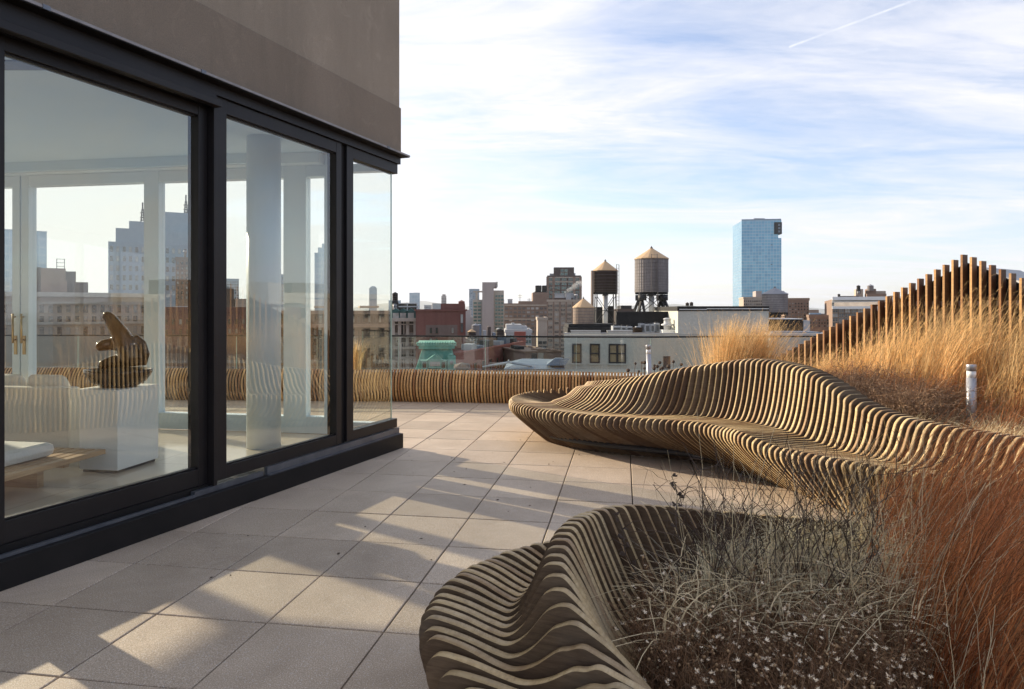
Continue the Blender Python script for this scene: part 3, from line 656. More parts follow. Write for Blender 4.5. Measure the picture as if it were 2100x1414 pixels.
nny = [(-4, 1470), (-2, 1430), (-1, 1412), (0, 1376), (1, 1338), (2, 1304), (3, 1286), (4, 1263), (5, 1245), (6, 1231), (7, 1218), (8, 1202), (9, 1187), (10, 1176), (11, 1168), (12, 1159), (13, 1152), (14, 1147), (15, 1140), (16, 1131), (17, 1126), (18, 1121), (19, 1114), (20, 1110), (21, 1106)]
ntx = [(-4, 1150), (0, 1105), (1, 1078), (2, 1056), (3, 1050), (4, 1044), (5, 1042), (6, 1042), (7, 1044), (8, 1049), (9, 1053), (10, 1062), (11, 1071), (12, 1079), (16, 1118), (20, 1165)]
nty = [(-4, 1500), (0, 1432), (1, 1400), (2, 1372), (3, 1346), (4, 1320), (5, 1302), (6, 1284), (7, 1269), (8, 1253), (9, 1240), (10, 1229), (11, 1219), (12, 1209), (16, 1172), (20, 1142)]
nb = empty('ribbed_planter', (.2, 3.2, 0), 'low curling planter bench of wooden ribs in the foreground filled with dry plants', 'planter')
mb = MB(); NCR = []
for n in range(-4, 47):
    V = nearV(n)
    X, Y, UC = onplane(lerp_tab(ncx, n), V, NU, NV); zc = H - (lerp_tab(ncy, n) - HY) / F * Y
    if n <= 20:
        X, Y, UN = onplane(lerp_tab(nnx, n), V, NU, NV); zn_ = H - (lerp_tab(nny, n) - HY) / F * Y
        X, Y, UT = onplane(lerp_tab(ntx, n), V, NU, NV); zt_ = H - (lerp_tab(nty, n) - HY) / F * Y
        last = (UC - UN, zn_, UC - UT, zt_)
    else:
        k = max(0.0, 1 - (n - 20) / 5.0)
        UN = UC - .12 - (last[0] - .12) * k; zn_ = (last[1] - .04) * k + (zc * .8) * (1 - k); UT = UC - .07 - (last[2] - .07) * k; zt_ = last[3] * k + zc * .88 * (1 - k)
    zc = max(zc, .10); mb.tint = .5 + random.uniform(-.35, .35)
    iz = .14 if n < 30 else .05
    fl = lerp_tab([(-4, .75), (2, .62), (6, .42), (12, .34), (46, .28)], n)
    dN = zn_ - .05
    ctrl = [(UN + .17, 0.0), (UN + .08, dN * .35), (UN - .012, dN * .78), (UN - .026, dN), (UN - .004, zn_ - .012), (UN + .04, zn_),
            (UN + (UT - UN) * .45, zn_ + (zt_ - zn_) * .30), (UN + (UT - UN) * .8, zn_ + (zt_ - zn_) * .88), (UT, zt_),
            (UT + (UC - UT) * .32, zt_ + (zc - zt_) * .25), (UT + (UC - UT) * .66, zt_ + (zc - zt_) * .76), (UC - .035, zc - .014), (UC + .005, zc), (UC + .05, zc - .012),
            (UC + fl * .30, zc - (zc - iz) * .24), (UC + fl * .6, zc - (zc - iz) * .68), (UC + fl * .95, iz), (UC + fl, 0.0)]
    pr = [(float(a), float(b)) for a, b in catmull(ctrl, 5)]
    rib_solid(mb, pr, V, NU, NV, .036 if n < 22 else .034)
    q = NU * (UC + fl * .7) + NV * V; NCR.append((q.x, q.y))
mb.build('wooden_ribs', M['rib'], nb, m2=M['rib_shade'])

# ------------------------------------------------------------------ far slat planter edge
def fence_path():
    P_ = [(-10.5, 12.15), (-6, 11.9), (-1.92, 11.66), (0, 11.43), (2.2, 11.08), (3.6, 10.85)]
    seg = []; L = 0
    for a, b in zip(P_, P_[1:]):
        seg.append((L, Vector(a), Vector(b))); L += (Vector(b) - Vector(a)).length
    return seg, L
seg, L = fence_path()
def fp(s):
    for l0, a, b in reversed(seg):
        if s >= l0: d = (b - a).normalized(); return a + d * (s - l0), d
fe = empty('slatted_planter_edge', (0, 11.4, 0), 'low row of bowed wooden slats edging the far side of the deck', 'planter')
mb = MB(); s_ = 0
while s_ < L:
    p, d = fp(s_); mb.tint = random.random()
    nn = Vector((d.y, -d.x)); k = min(1, max(0.15, (3.0 - p.x) / 4.0))
    pl_ = (nn * .985 - d * .13).normalized()
    zt = .548 + .004 * math.sin(s_ * 3)
    prof = [(-.01, 0), (.05 * k, .10), (.085 * k, .24), (.075 * k, .38), (.03 * k, .48), (-.02, zt), (-.05, zt), (-.03, .48), (.02 * k, .38), (.03 * k, .24), (.0, .10), (-.05, 0)]
    pr = [(float(a), float(b)) for a, b in catmull(prof[:6], 3)] + [(float(a), float(b)) for a, b in catmull(prof[6:], 3)]
    per = Vector((-pl_.y, pl_.x)); off = p
    n_ = len(pr); vs = []
    for sg in (-.017, .017):
        for U, z in pr: q = off + pl_ * U + per * sg; vs.append((q.x, q.y, z))
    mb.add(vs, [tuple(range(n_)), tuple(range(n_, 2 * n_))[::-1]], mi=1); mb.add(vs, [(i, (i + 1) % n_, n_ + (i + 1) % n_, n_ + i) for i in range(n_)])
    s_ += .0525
mb.build('wooden_slats', M['slat'], fe, m2=M['slat_shade'])
mb = MB(); mc = MB()
for l0, a, b in seg:
    d = (b - a).normalized(); nn = Vector((-d.y, d.x))
    mb.quadbox([tuple(a + nn * .06), tuple(b + nn * .06), tuple(b + nn * .12), tuple(a + nn * .12)], 0, .452)
    mc.quadbox([tuple(a + nn * .055), tuple(b + nn * .055), tuple(b + nn * .48), tuple(a + nn * .48)], .455, .488)
mb.build('backing_board', M['black'], fe); mc.build('white_coping', M['white'], fe)

# ------------------------------------------------------------------ glass balustrade
bl = empty('glass_balustrade', (0, 12, 0), 'frameless glass balustrade with a thin dark top rail behind the slatted edge', 'balustrade')
BP = [(-11, 12.75), (-2.05, 12.36), (1.12, 11.85), (2.4, 11.8), (4.0, 12.05), (5.75, 12.1)]
rl = MB()
for a, b in zip(BP, BP[1:]):
    a, b = Vector(a), Vector(b); d = (b - a); n_ = max(1, round(d.length / 1.6)); dn = d.normalized(); nn = Vector((-dn.y, dn.x))
    rl.quadbox([tuple(a + nn * -.022), tuple(b + nn * -.022), tuple(b + nn * .022), tuple(a + nn * .022)], 1.085, 1.112)
    for k in range(n_):
        p0 = a + d * (k / n_) + dn * .008; p1 = a + d * ((k + 1) / n_) - dn * .008
        g_ = MB(); g_.quadbox([tuple(p0 - nn * .008), tuple(p1 - nn * .008), tuple(p1 + nn * .008), tuple(p0 + nn * .008)], .02, 1.084); g_.build('glass_panel', M['rail_glass'], bl)
        g_ = MB(); g_.quadbox([tuple(p1 - nn * .008), tuple(p1 + dn * .004 - nn * .008), tuple(p1 + dn * .004 + nn * .008), tuple(p1 + nn * .008)], .02, 1.084); g_.build('glass_edge', M['glass_edge'], bl)
rl.build('top_rail', M['black'], bl)

# ------------------------------------------------------------------ tall slatted screen
scn = empty('slatted_screen', (6, 9, 0), 'tall screen of upright wooden slats rising and falling behind the golden grass', 'screen')
Y0 = 11.0; FS = Vector((.49, -.872)).normalized(); GS = Vector((.872, .49)); P0 = Vector((.3936 * Y0, Y0))
tops = [(0, 725.6), (3, 705.8), (6, 685), (9, 663.6), (12, 641), (15, 617), (18, 590), (21, 562.6), (23, 543.4), (24, 533.4), (25, 522.7), (26, 527.8), (27, 535.7), (28, 544), (29, 553), (30, 561), (31, 570.6), (40, 640)]
mb = MB(); pan = []
for i in range(-6, 41):
    p = P0 + Vector((.00488 * Y0 * i, -.0086 * Y0 * i)); yt = lerp_tab(tops, i) if i >= 0 else 725.6 - 6.6 * i * 1
    z = H + (HY - yt) / F * p.y; mb.tint = random.uniform(0, 1)
    a = p; b = p + FS * .026; q_ = [tuple(a), tuple(b), tuple(b + GS * .118), tuple(a + GS * .118)]
    vs = [(c_[0], c_[1], 0.0) for c_ in q_] + [(c_[0], c_[1], z) for c_ in q_]
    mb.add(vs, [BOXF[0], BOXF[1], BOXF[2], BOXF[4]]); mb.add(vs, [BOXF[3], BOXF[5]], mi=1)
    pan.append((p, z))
mb.build('wooden_slats', M['slat'], scn, m2=M['slat_shade'])
mb = MB()
for (p, z), (p2, z2) in zip(pan, pan[1:]):
    if z < .7: continue
    q0, q1 = p + GS * .135, p2 + GS * .135
    vs = [(q0.x, q0.y, 0), (q1.x, q1.y, 0), (q1.x, q1.y, z2 - .10), (q0.x, q0.y, z - .10)]
    vs2 = [(x + GS.x * .05, y + GS.y * .05, zz_) for x, y, zz_ in vs]
    mb.add(vs + vs2, BOXF)
mb.build('dark_backing', M['f_black'], scn)
for hz_, in ((1.02,), (1.62,)):
    mb = MB(); a = pan[14][0] + GS * .118; b = pan[46][0] + GS * .118; mb.quadbox([tuple(a), tuple(b), tuple(b + GS * .014), tuple(a + GS * .014)], hz_, hz_ + .06); mb.build('cross_rail', M['liplight'], scn)
# pale metal hood behind the screen
A1 = at(1995, 545, 9.6); hd = MB()
pf = [(at(x, y, 9.7 - (x - 1990) * .006)) for x, y in ((1985, 640), (1990, 545), (2042, 543), (2092, 565), (2150, 580), (2150, 640))]
vs = [(p.x + .25, p.y + .6, p.z) for p in pf] + [(p.x + 1.6, p.y + 1.7, p.z + .02) for p in pf]
n_ = len(pf); hd.add(vs, [tuple(range(n_)), tuple(range(n_, 2 * n_))[::-1]] + [(i, (i + 1) % n_, n_ + (i + 1) % n_, n_ + i) for i in range(n_)])
for p in (pf[0], pf[-1]): hd.box(p.x + .4, p.x + .6, p.y + .8, p.y + 1.0, -.1, p.z + .02)
tag(hd.build('roof_hood', M['f_pale']), 'pale metal roof hood with a sloping top showing behind the slatted screen', 'roof hood')

# ------------------------------------------------------------------ bollard lights
def bollard(px, ytop, Y, rad, label, lean=0.0):
    t = at(px, ytop, Y); b = empty('bollard_light', (t.x, t.y, 0.26), label, 'bollard light', 'bollard lights among the plants', local=True)
    b.rotation_euler = (0, lean, 0); h = t.z - .26
    m_ = MB(); m_.lathe([(rad, 0), (rad, h - .135)], n=28); m_.build('post', M['alu'], b)
    m_ = MB(); m_.lathe([(rad * .93, h - .1345), (rad * .93, h - .065)], n=28); m_.build('lens', M['lens'], b)
    m_ = MB(); m_.lathe([(rad, h - .0645), (rad, h - .004), (rad * .95, h)], n=28); m_.build('cap', M['alu'], b)
bollard(1992, 748, 7.0, .046, 'grey cylindrical bollard light standing in straw grass behind the right end of the bench')
bollard(1333, 708, 10.2, .036, 'slim grey bollard light behind the bench among dried coneflowers', R(-2))

# ------------------------------------------------------------------ the city
ZG = -35.0
def bldg(name, label, x0, x1, yt, Y, dep, wm, yaw=0.0, group=None, cat='building', parapet=.5):
    """box building whose front spans pixel columns x0..x1 at distance Y; returns dict with its own frame"""
    r0, r1 = (x0 - CX) / F, (x1 - CX) / F; rm = (r0 + r1) / 2
    az = math.atan(rm) + R(yaw); fx_, fy_ = math.cos(az), -math.sin(az)
    P0_ = Vector((r0 * Y, Y)); wd = (r1 * Y - r0 * Y) / (fx_ - r1 * fy_)
    mid = P0_ + Vector((fx_, fy_)) * wd / 2
    h = H + (HY - yt) / F * Y - ZG
    o = empty(name, (mid.x, mid.y, ZG), label, cat, group, rz=-az, local=True)
    b = dict(o=o, w=wd, h=h, d=dep, Y=mid.y, k=mid.y / F, x0=x0, x1=x1, yt=yt)
    if wm:
        m_ = MB(); m_.box(-wd / 2, wd / 2, 0, dep, 0, h)
        m_.build('wall', M[wm], o)
        if parapet:
            m_ = MB(); e_ = .12
            m_.box(-wd / 2 - e_, wd / 2 + e_, -e_, .25, h + .002, h + parapet); m_.box(-wd / 2 - e_, -wd / 2 + .25, .252, dep, h + .002, h + parapet)
            m_.box(wd / 2 - .25, wd / 2 + e_, .252, dep, h + .002, h + parapet); m_.box(-wd / 2, wd / 2, dep - .2, dep + e_, h + .003, h + parapet - .01)
            m_.build('parapet', M[wm], o)
            if 75 < Y < 320 and wd > 8:
                q_ = random.Random(int(x0 * 7 + Y)); nv = 5
                for k in range(nv):
                    xx = -wd / 2 + 1 + (wd - 2) * (k + q_.random()) / nv; yy = q_.uniform(.8, min(dep - 1.5, 5)); a_ = q_.uniform(.5, 1.6); hh_ = q_.uniform(.7, 2.0); kind_ = q_.randrange(3); m_ = MB()
                    if kind_ == 0: m_.box(xx - a_, xx + a_, yy, yy + 1.4, h + .01, h + hh_ + .3); m_.box(xx - a_ - .1, xx + a_ + .1, yy - .1, yy + 1.5, h + hh_ + .302, h + hh_ + .42)
                    elif kind_ == 1: m_.lathe([(.22, h + .01), (.22, h + hh_), (.42, h + hh_ + .05), (.30, h + hh_ + .35)], (xx, yy, 0), 10)
                    else:
                        m_.bar((xx, yy, h + .01), (xx, yy, h + hh_ * 2.2), .09); m_.bar((xx - .7, yy, h + hh_ * 1.9), (xx + .7, yy, h + hh_ * 1.9), .06); m_.bar((xx - .5, yy, h + hh_ * 1.5), (xx + .5, yy, h + hh_ * 1.5), .06)
                    m_.build(('roof_unit', 'roof_vent', 'aerial')[kind_], M[('ac', 'steel_white', 'steel_dark')[kind_]], o)
    return b
def lx(b, x): return (x - (b['x0'] + b['x1']) / 2) / (b['x1'] - b['x0']) * b['w']      # pixel column -> local x
def lz(b, y): return H + (HY - y) / F * b['Y'] - ZG                                      # pixel row -> local z
def box_part(b, name, m, x0, x1, z0, z1, y0=-.3, y1=.3):
    m_ = MB(); m_.box(x0, x1, y0, y1, z0, z1); return m_.build(name, M[m], b['o'])
def winmesh(w_, h_, gm, fm, style):
    """frame and glass in one shared mesh with two materials"""
    me = bpy.data.meshes.new('window'); m_ = MB(); t_ = min(.09, w_ * .07); q = .06
    parts = [(-w_ / 2, w_ / 2, -.03, .05, 0, h_)]
    fr = [(-w_ / 2 - t_, -w_ / 2, -.09, .05, -t_, h_ + t_), (w_ / 2, w_ / 2 + t_, -.09, .05, -t_, h_ + t_), (-w_ / 2, w_ / 2, -.088, .05, h_, h_ + t_), (-w_ / 2 - t_ * 1.4, w_ / 2 + t_ * 1.4, -.16, .05, -t_ * 1.6, -t_ * .01)]
    if style in ('sash', 'twin', 'triple'): fr.append((-w_ / 2 + .001, w_ / 2 - .001, -.07, .04, h_ * .48, h_ * .48 + t_ * .7))
    if style == 'twin': fr.append((-t_ * .6, t_ * .6, -.085, .04, .001, h_ - .001))
    if style == 'triple':
        for s in (-1, 1): fr.append((s * w_ / 6 - t_ * .4, s * w_ / 6 + t_ * .4, -.085, .04, .001, h_ - .001))
    for p in parts: m_.box(*p)
    n1 = len(m_.f)
    for p in fr: m_.box(*p)
    me.from_pydata(m_.v, [], m_.f); me.materials.append(M[gm]); me.materials.append(M[fm])
    me.polygons.foreach_set('material_index', [0] * n1 + [1] * (len(m_.f) - n1)); return me
def windows(b, xs, zs, w_, h_, gm='w_dark', fm='f_dark', style='plain', side=None, y=0.0):
    """each window an object of its own, its mesh shared along the facade"""
    me = winmesh(w_, h_, gm, fm, style); k = 0; extra = []
    for z in zs:
        for x in xs:
            if z < 0: continue
            if b.get('nw', 0) >= 100: extra.append((x, z)); continue
            o_ = bpy.data.objects.new('window', me); COL.objects.link(o_); o_.parent = b['o']
            if side == 'left': o_.location = (-b['w'] / 2, x, z); o_.rotation_euler = (0, 0, R(-90))
            elif side == 'right': o_.location = (b['w'] / 2, x, z); o_.rotation_euler = (0, 0, R(90))
            else: o_.location = (x, y, z)
            b['nw'] = b.get('nw', 0) + 1
    if extra and side is None:
        m_ = MB()
        for x, z in extra: m_.box(x - w_ / 2, x + w_ / 2, y - .03, y + .05, z, z + h_)
        o_ = m_.build('far_windows', M[gm], b['o']); o_['kind'] = 'stuff'
def grid(b, cols, y_top, y_bot, rows, w_frac, h_frac, gm='w_dark', fm='f_dark', style='plain', x0=None, x1=None, y=0.0):
    xa, xb = lx(b, x0 if x0 is not None else b['x0']), lx(b, x1 if x1 is not None else b['x1'])
    pw = (xb - xa) / cols; zt, zb = lz(b, y_top), lz(b, y_bot); ph = (zt - zb) / rows
    windows(b, [xa + pw * (i + .5) for i in range(cols)], [zt - ph * (j + 1) + ph * (1 - h_frac) / 2 for j in range(rows)], pw * w_frac, ph * h_frac, gm, fm, style, y=y)
    return pw, ph
def bands(b, name, m, ys, th, out=.15, x0=None, x1=None, y=0.0):
    xa, xb = lx(b, x0 if x0 is not None else b['x0']), lx(b, x1 if x1 is not None else b['x1'])
    for yy in ys: box_part(b, name, m, xa - .05, xb + .05, lz(b, yy) - th / 2, lz(b, yy) + th / 2, y - out, y + .02)

def water_tank(px0, px1, ytop, ybot, yapex, Y, body, roof, label, legs=None, legpx=None, style='steel', hoops=9):
    """round rooftop tank: staved body, hoops, cone roof with finial, legs"""
    k = Y / F; c = at((px0 + px1) / 2, ybot, Y); rad = (px1 - px0) / 2 * k; hb_ = (ybot - ytop) * k; hr = (ytop - yapex) * k
    zb = c.z if legs is None else H + (HY - legs) / F * Y
    o = empty('water_tank', (c.x, c.y, zb), label, 'water tank', 'rooftop water tanks', local=True); z0 = c.z - zb
    m_ = MB(); n_ = 40; vs = []; 
    for z in (z0, z0 + hb_):
        for i in range(n_ * 2):
            a = math.pi * i / n_; rr = rad * (1.0 if i % 2 else .982); vs.append((rr * math.cos(a), rr * math.sin(a), z))
    N = n_ * 2
    m_.add(vs, [(i, (i + 1) % N, N + (i + 1) % N, N + i) for i in range(N)] + [tuple(range(N))[::-1], tuple(range(N, 2 * N))]); m_.build('tank_body', M[body], o)
    for j in range(hoops):
        z = z0 + hb_ * (.04 + .92 * (j / (hoops - 1)) ** 1.25); m_ = MB(); m_.lathe([(rad * .99, z - .013), (rad * 1.008, z - .013), (rad * 1.008, z + .013), (rad * .99, z + .013)], n=36); m_.build('hoop', M['hoop'], o)
    ov = rad * 1.045; m_ = MB(); n_ = 16
    m_.lathe([(ov, z0 + hb_ - .02), (ov, z0 + hb_ + .03), (rad * .10, z0 + hb_ + hr * .80), (rad * .02, z0 + hb_ + hr * .86)], n=n_, smooth=False); m_.build('cone_roof', M[roof], o)
    m_ = MB(); zt = z0 + hb_ + hr * .8; m_.lathe([(rad * .07, zt), (rad * .10, zt + hr * .05), (rad * .045, zt + hr * .12), (rad * .02, zt + hr * .2)], n=10); m_.build('finial', M['hoop'], o)
    if legs is not None and z0 > .3:
        m_ = MB(); hw = (legpx or (px1 - px0)) / 2 * k
        m_.box(-rad * .98, rad * .98, -.12, .12, z0 - .16, z0 - .002); m_.box(-.12, .12, -rad * .98, rad * .98, z0 - .30, z0 - .162)
        for s in (-.55, .55): m_.box(-rad * .84, rad * .84, s * rad - .08, s * rad + .08, z0 - .158, z0 - .004)
        m_.build('platform', M['steel_dark'], o)
        t_ = .07 if style == 'steel' else .13
        for sx_ in (-1, 1):
            for sy_ in (-1, 1):
                m_ = MB()
                if style == 'steel': m_.bar((sx_ * hw * .92, sy_ * hw * .8, 0), (sx_ * hw * .86, sy_ * hw * .74, z0 - .16), t_)
                else:
                    m_.bar((sx_ * hw * 1.02, sy_ * hw * .8, 0), (sx_ * hw * .72, sy_ * hw * .5, z0 - .5), t_ * 1.3); m_.bar((sx_ * hw * .62, sy_ * hw * .8, 0), (sx_ * hw * .72, sy_ * hw * .5, z0 - .5), t_ * 1.2)
                    m_.lathe([(.34, z0 - .66), (.34, z0 - .2)], (sx_ * hw * .70, sy_ * hw * .5, 0), 12)
                m_.build('leg', M['steel_dark'], o)
        q = .86 if style == 'steel' else .7
        for sy_ in (-.75, .75):
            m_ = MB()
            for (a, b_) in (((-hw * q, z0 * .05), (hw * q, z0 * .88)), ((hw * q, z0 * .05), (-hw * q, z0 * .88))): m_.bar((a[0], sy_ * hw, a[1]), (b_[0], sy_ * hw, b_[1]), .035)
            if style == 'steel': m_.bar((-hw * q, sy_ * hw, z0 * .45), (hw * q, sy_ * hw, z0 * .45), .04)
            m_.build('cross_bracing', M['steel_dark'], o)
        m_ = MB(); m_.lathe([(.22, 0.0), (.22, z0 - .31)], (0, 0, 0), 14); m_.build('riser_pipe', M['steel_white'], o)
    return o, rad, z0, hb_
def ladder(o, rad, z0, z1, a, mname='hoop', off=.18):
    m_ = MB(); ca, sa = math.cos(a), math.sin(a); cx_, cy_ = ca * (rad + off), sa * (rad + off)
    for s in (-.22, .22): m_.bar((cx_ - sa * s, cy_ + ca * s, z0), (cx_ - sa * s, cy_ + ca * s, z1), .035)
    z = z0 + .2
    while z < z1: m_.bar((cx_ + sa * .22, cy_ - ca * .22, z), (cx_ - sa * .22, cy_ + ca * .22, z), .02); z += .3
    m_.build('ladder', M[mname], o)

# --- the big rooftop tanks
o, rad, z0, hb_ = water_tank(1302, 1370, 532, 600, 505, 55, 'tank_grey', 'tankroof', 'largest water tank of silvered wood on black splayed legs with a tan cone roof', 641, 62, 'splay', 12)
ladder(o, rad, z0, z0 + hb_ + .3, R(-93)); m_ = MB(); m_.tube([(.2, -rad - .12, 0.2), (.2, -rad - .12, z0 + hb_ * .95)], .05, 6); m_.build('standpipe', M['hoop'], o)
o, rad, z0, hb_ = water_tank(1216, 1266.5, 556, 600, 532, 58, 'tank_dark', 'tankroof', 'dark brown water tank on tall braced steel legs beside the largest tank', 668, 44, 'steel', 8)
ladder(o, rad, z0 - 1.5, z0 + hb_ + .5, R(-38), 'hoop', .15); m_ = MB(); m_.tube([(-rad - .1, -.4, z0 - 3.5), (-rad - .1, -.4, z0 + hb_)], .12, 8); m_.build('standpipe', M['tank_tan'], o)
o, rad, z0, hb_ = water_tank(1175, 1218, 631, 676, 609, 50, 'tank_tan', 'tankroof', 'squat tan water tank with no legs sitting low on the black roof', None)
o, rad, z0, hb_ = water_tank(1564, 1614, 604, 641, 588, 50, 'tank_grey', 'tankroof_grey', 'grey water tank with a grey cone roof in front of the blue glass tower', 657, 36, 'steel', 9)
o, rad, z0, hb_ = water_tank(804.5, 816, 603, 617, 598.5, 66, 'tank_dark', 'f_black', 'small black water tank on thin legs above the green mansard roof', 640, 12, 'steel', 4)
o, rad, z0, hb_ = water_tank(967.5, 983, 668, 690, 663, 92, 'tank_grey', 'tankroof_grey', 'small grey water tank with a pale cone in front of the grey concrete tower', 704, 13, 'steel', 5)
o, rad, z0, hb_ = water_tank(959, 976, 681, 690, 674, 84, 'tank_dark', 'tankroof', 'small dark water tank with a rusty orange cone beside the red brick block', 700, 14, 'steel', 4)
o, rad, z0, hb_ = water_tank(1017, 1033.5, 678, 691, 673, 80, 'tank_dark', 'f_black', 'small dark water tank with a black cone right of the grey concrete tower', 718, 14, 'steel', 5)
o, rad, z0, hb_ = water_tank(1406, 1413, 622.5, 628, 620, 150, 'tank_dark', 'f_dark', 'left one of two tiny far tanks above the long white parapet', None, hoops=3)
o, rad, z0, hb_ = water_tank(1414.5, 1421.5, 621.5, 628, 619, 150, 'tank_dark', 'f_dark', 'right one of two tiny far tanks above the long white parapet', None, hoops=3)

# --- near white building
b = bldg('white_brick_building', 'white painted brick building with three dark framed windows just beyond the balustrade', 1157, 1600, 687, 45, 16, 'f_white', yaw=-8, parapet=0)
for xa, xb, st in ((1174, 1193.4, 'sash'), (1211, 1231.7, 'sash'), (1250.5, 1286, 'twin')):
    za, zb = lz(b, 706), lz(b, 746.5); w_ = (xb - xa) * b['k']
    fr = MB(); x_ = lx(b, (xa + xb) / 2); t_ = .10
    fr.box(x_ - w_ / 2, x_ - w_ / 2 + t_, -.06, .10, zb, za); fr.box(x_ + w_ / 2 - t_, x_ + w_ / 2, -.06, .10, zb, za)
    fr.box(x_ - w_ / 2 + t_, x_ + w_ / 2 - t_, -.058, .10, za - t_, za); fr.box(x_ - w_ / 2 + t_, x_ + w_ / 2 - t_, -.058, .10, zb, zb + t_)
    fr.box(x_ - w_ / 2 + t_, x_ + w_ / 2 - t_, -.05, .08, (za + zb) / 2 - .05, (za + zb) / 2 + .05)
    if st == 'twin': fr.box(x_ - .07, x_ + .07, -.059, .08, zb + t_, (za + zb) / 2 - .051); fr.box(x_ - .07, x_ + .07, -.059, .08, (za + zb) / 2 + .051, za - t_)
    o_ = fr.build('window', M['steel_dark'], b['o'])
    g_ = MB(); g_.box(x_ - w_ / 2 + .05, x_ + w_ / 2 - .05, -.02, .04, zb + .05, za - .05); p_ = g_.build('pane', M['w_tan'], o_)
    s_ = MB(); s_.box(x_ - w_ / 2 - .1, x_ + w_ / 2 + .1, -.12, .01, zb - .09, zb - .002); s_.build('sill', M['f_white'], o_)
x_ = lx(b, 1370.5); box_part(b, 'small_window', 'f_dark', x_ - .22, x_ + .22, lz(b, 758), lz(b, 731), -.04, .1)
for xa, xb, yt in ((1157, 1171, 685.5), (1171, 1234, 680), (1234, 1247, 685), (1247, 1300, 680), (1300, 1394, 685)):
    box_part(b, 'parapet', 'f_white', lx(b, xa) + .01, lx(b, xb) - .01, lz(b, 687) + .002, lz(b, yt), -.03, .3)
    box_part(b, 'coping', 'f_pale', lx(b, xa) - .02, lx(b, xb) + .0, lz(b, yt) + .003, lz(b, yt) + .05, -.07, .34)
box_part(b, 'tall_wing', 'f_white', lx(b, 1393.4), lx(b, 1577), lz(b, 687) + .003, lz(b, 638), .0, 15)
box_part(b, 'tar_coping', 'f_black', lx(b, 1392), lx(b, 1577.5), lz(b, 638) + .004, lz(b, 628.5), -.06, 15.1)
box_part(b, 'white_flashing', 'white', lx(b, 1396), lx(b, 1452), lz(b, 635.5), lz(b, 634.3), -.09, -.062)
box_part(b, 'white_flashing', 'white', lx(b, 1452), lx(b, 1577), lz(b, 634.4), lz(b, 633), -.09, -.062)
# what stands on its roof
def roofthing(name, label, cat, px0, px1, y0, y1, Y, dep, m, group=None):
    p = at((px0 + px1) / 2, y1, Y); k = Y / F; wd = (px1 - px0) * k; h = (y1 - y0) * k
    o = empty(name, (p.x, p.y, p.z), label, cat, group, local=True)
    return o, wd, h
o, wd, h = roofthing('roof_bulkhead', 'long black tarred bulkhead wall behind the air conditioners', 'bulkhead', 1265, 1393, 641, 687, 49, 5, 'f_black')
m_ = MB(); m_.box(-wd / 2, wd / 2, 0, .9, -.6, h); m_.build('wall', M['f_black'], o); m_ = MB(); m_.box(-wd / 2 - .05, wd / 2 + .05, -.06, .95, h + .002, h + .06); m_.build('coping', M['steel_dark'], o)
o, wd, h = roofthing('roof_bulkhead', 'low black tarred parapet box under the squat tan tank', 'bulkhead', 1164, 1262, 672.5, 687, 48.5, 4, 'f_black')
m_ = MB(); m_.box(-wd / 2, wd / 2, 0, 4, -.6, h); m_.build('wall', M['f_black'], o); m_ = MB(); m_.box(-wd / 2 + .1, wd / 2 + .05, .4, 4.05, h + .002, h + .25); m_.build('coping', M['f_black'], o)
o, wd, h = roofthing('roof_bulkhead', 'narrow black shed between the legs of the dark brown tank', 'bulkhead', 1224, 1258, 630, 672, 60, 3, 'f_black')
m_ = MB(); m_.box(-wd / 2, -wd / 2 + .7 * wd / 1.6, 0, 3, -.3, h); m_.build('wall', M['f_black'], o); m_ = MB(); m_.box(wd * .2, wd / 2, .2, 3, -.3, h * 1.05); m_.build('wall', M['f_black'], o)
o, wd, h = roofthing('roof_shed', 'dark shed with vents behind the legs of the large tanks', 'shed', 1266, 1303, 627, 655, 66, 4, 'f_dark')
m_ = MB(); m_.box(-wd / 2, wd / 2, 0, 4, -1, h * .75); m_.build('wall', M['f_dark'], o)
m_ = MB(); m_.prism([(-wd * .3, 0), (wd * .3, 0), (wd * .25, 3), (-wd * .25, 3)], h * .751, h); m_.build('vent_hood', M['steel_dark'], o)
def ac(px0, px1, y0, y1, Y, label, n=1):
    o, wd, h = roofthing('air_conditioner', label, 'air conditioner', px0, px1, y0, y1, Y, .9, 'ac', 'air conditioners on the neighbouring roof')
    m_ = MB(); m_.box(-wd / 2, wd / 2, 0, .9, .06, h); m_.build('housing', M['ac'], o, .02)
    m_ = MB()
    for j in range(9): m_.box(-wd / 2 + .06, wd / 2 - .06, -.018, -.002, .15 + j * (h - .25) / 9, .15 + j * (h - .25) / 9 + (h - .25) / 18)
    m_.build('louvres', M['steel_dark'], o); m_ = MB(); m_.lathe([(min(wd, .9) * .36, h + .002), (min(wd, .9) * .36, h + .08)], (0, .45, 0), 20); m_.build('fan_guard', M['steel_dark'], o)
ac(1257, 1273, 669, 681, 46.6, 'leftmost dark air conditioner behind the white parapet')
ac(1274, 1284, 669.5, 681, 46.5, 'blue grey air conditioner second from the left behind the white parapet')
ac(1285, 1297, 670, 681, 46.4, 'pale louvred air conditioner left of the round dark tank')
ac(1313, 1322, 664, 683, 47.2, 'tall air conditioner just right of the round dark tank')
ac(1323, 1333, 665, 684, 46.9, 'middle air conditioner of the tall bank')
ac(1334, 1343, 665, 684, 46.8, 'blue grey air conditioner right of the middle of the tall bank')
ac(1344, 1353, 663, 683, 47.0, 'rightmost air conditioner left of the white mushroom vent')
o, wd, h = roofthing('round_vent_drum', 'short round dark drum among the air conditioners', 'vent', 1298, 1318, 672, 684, 45.9, 1, 'f_dark')
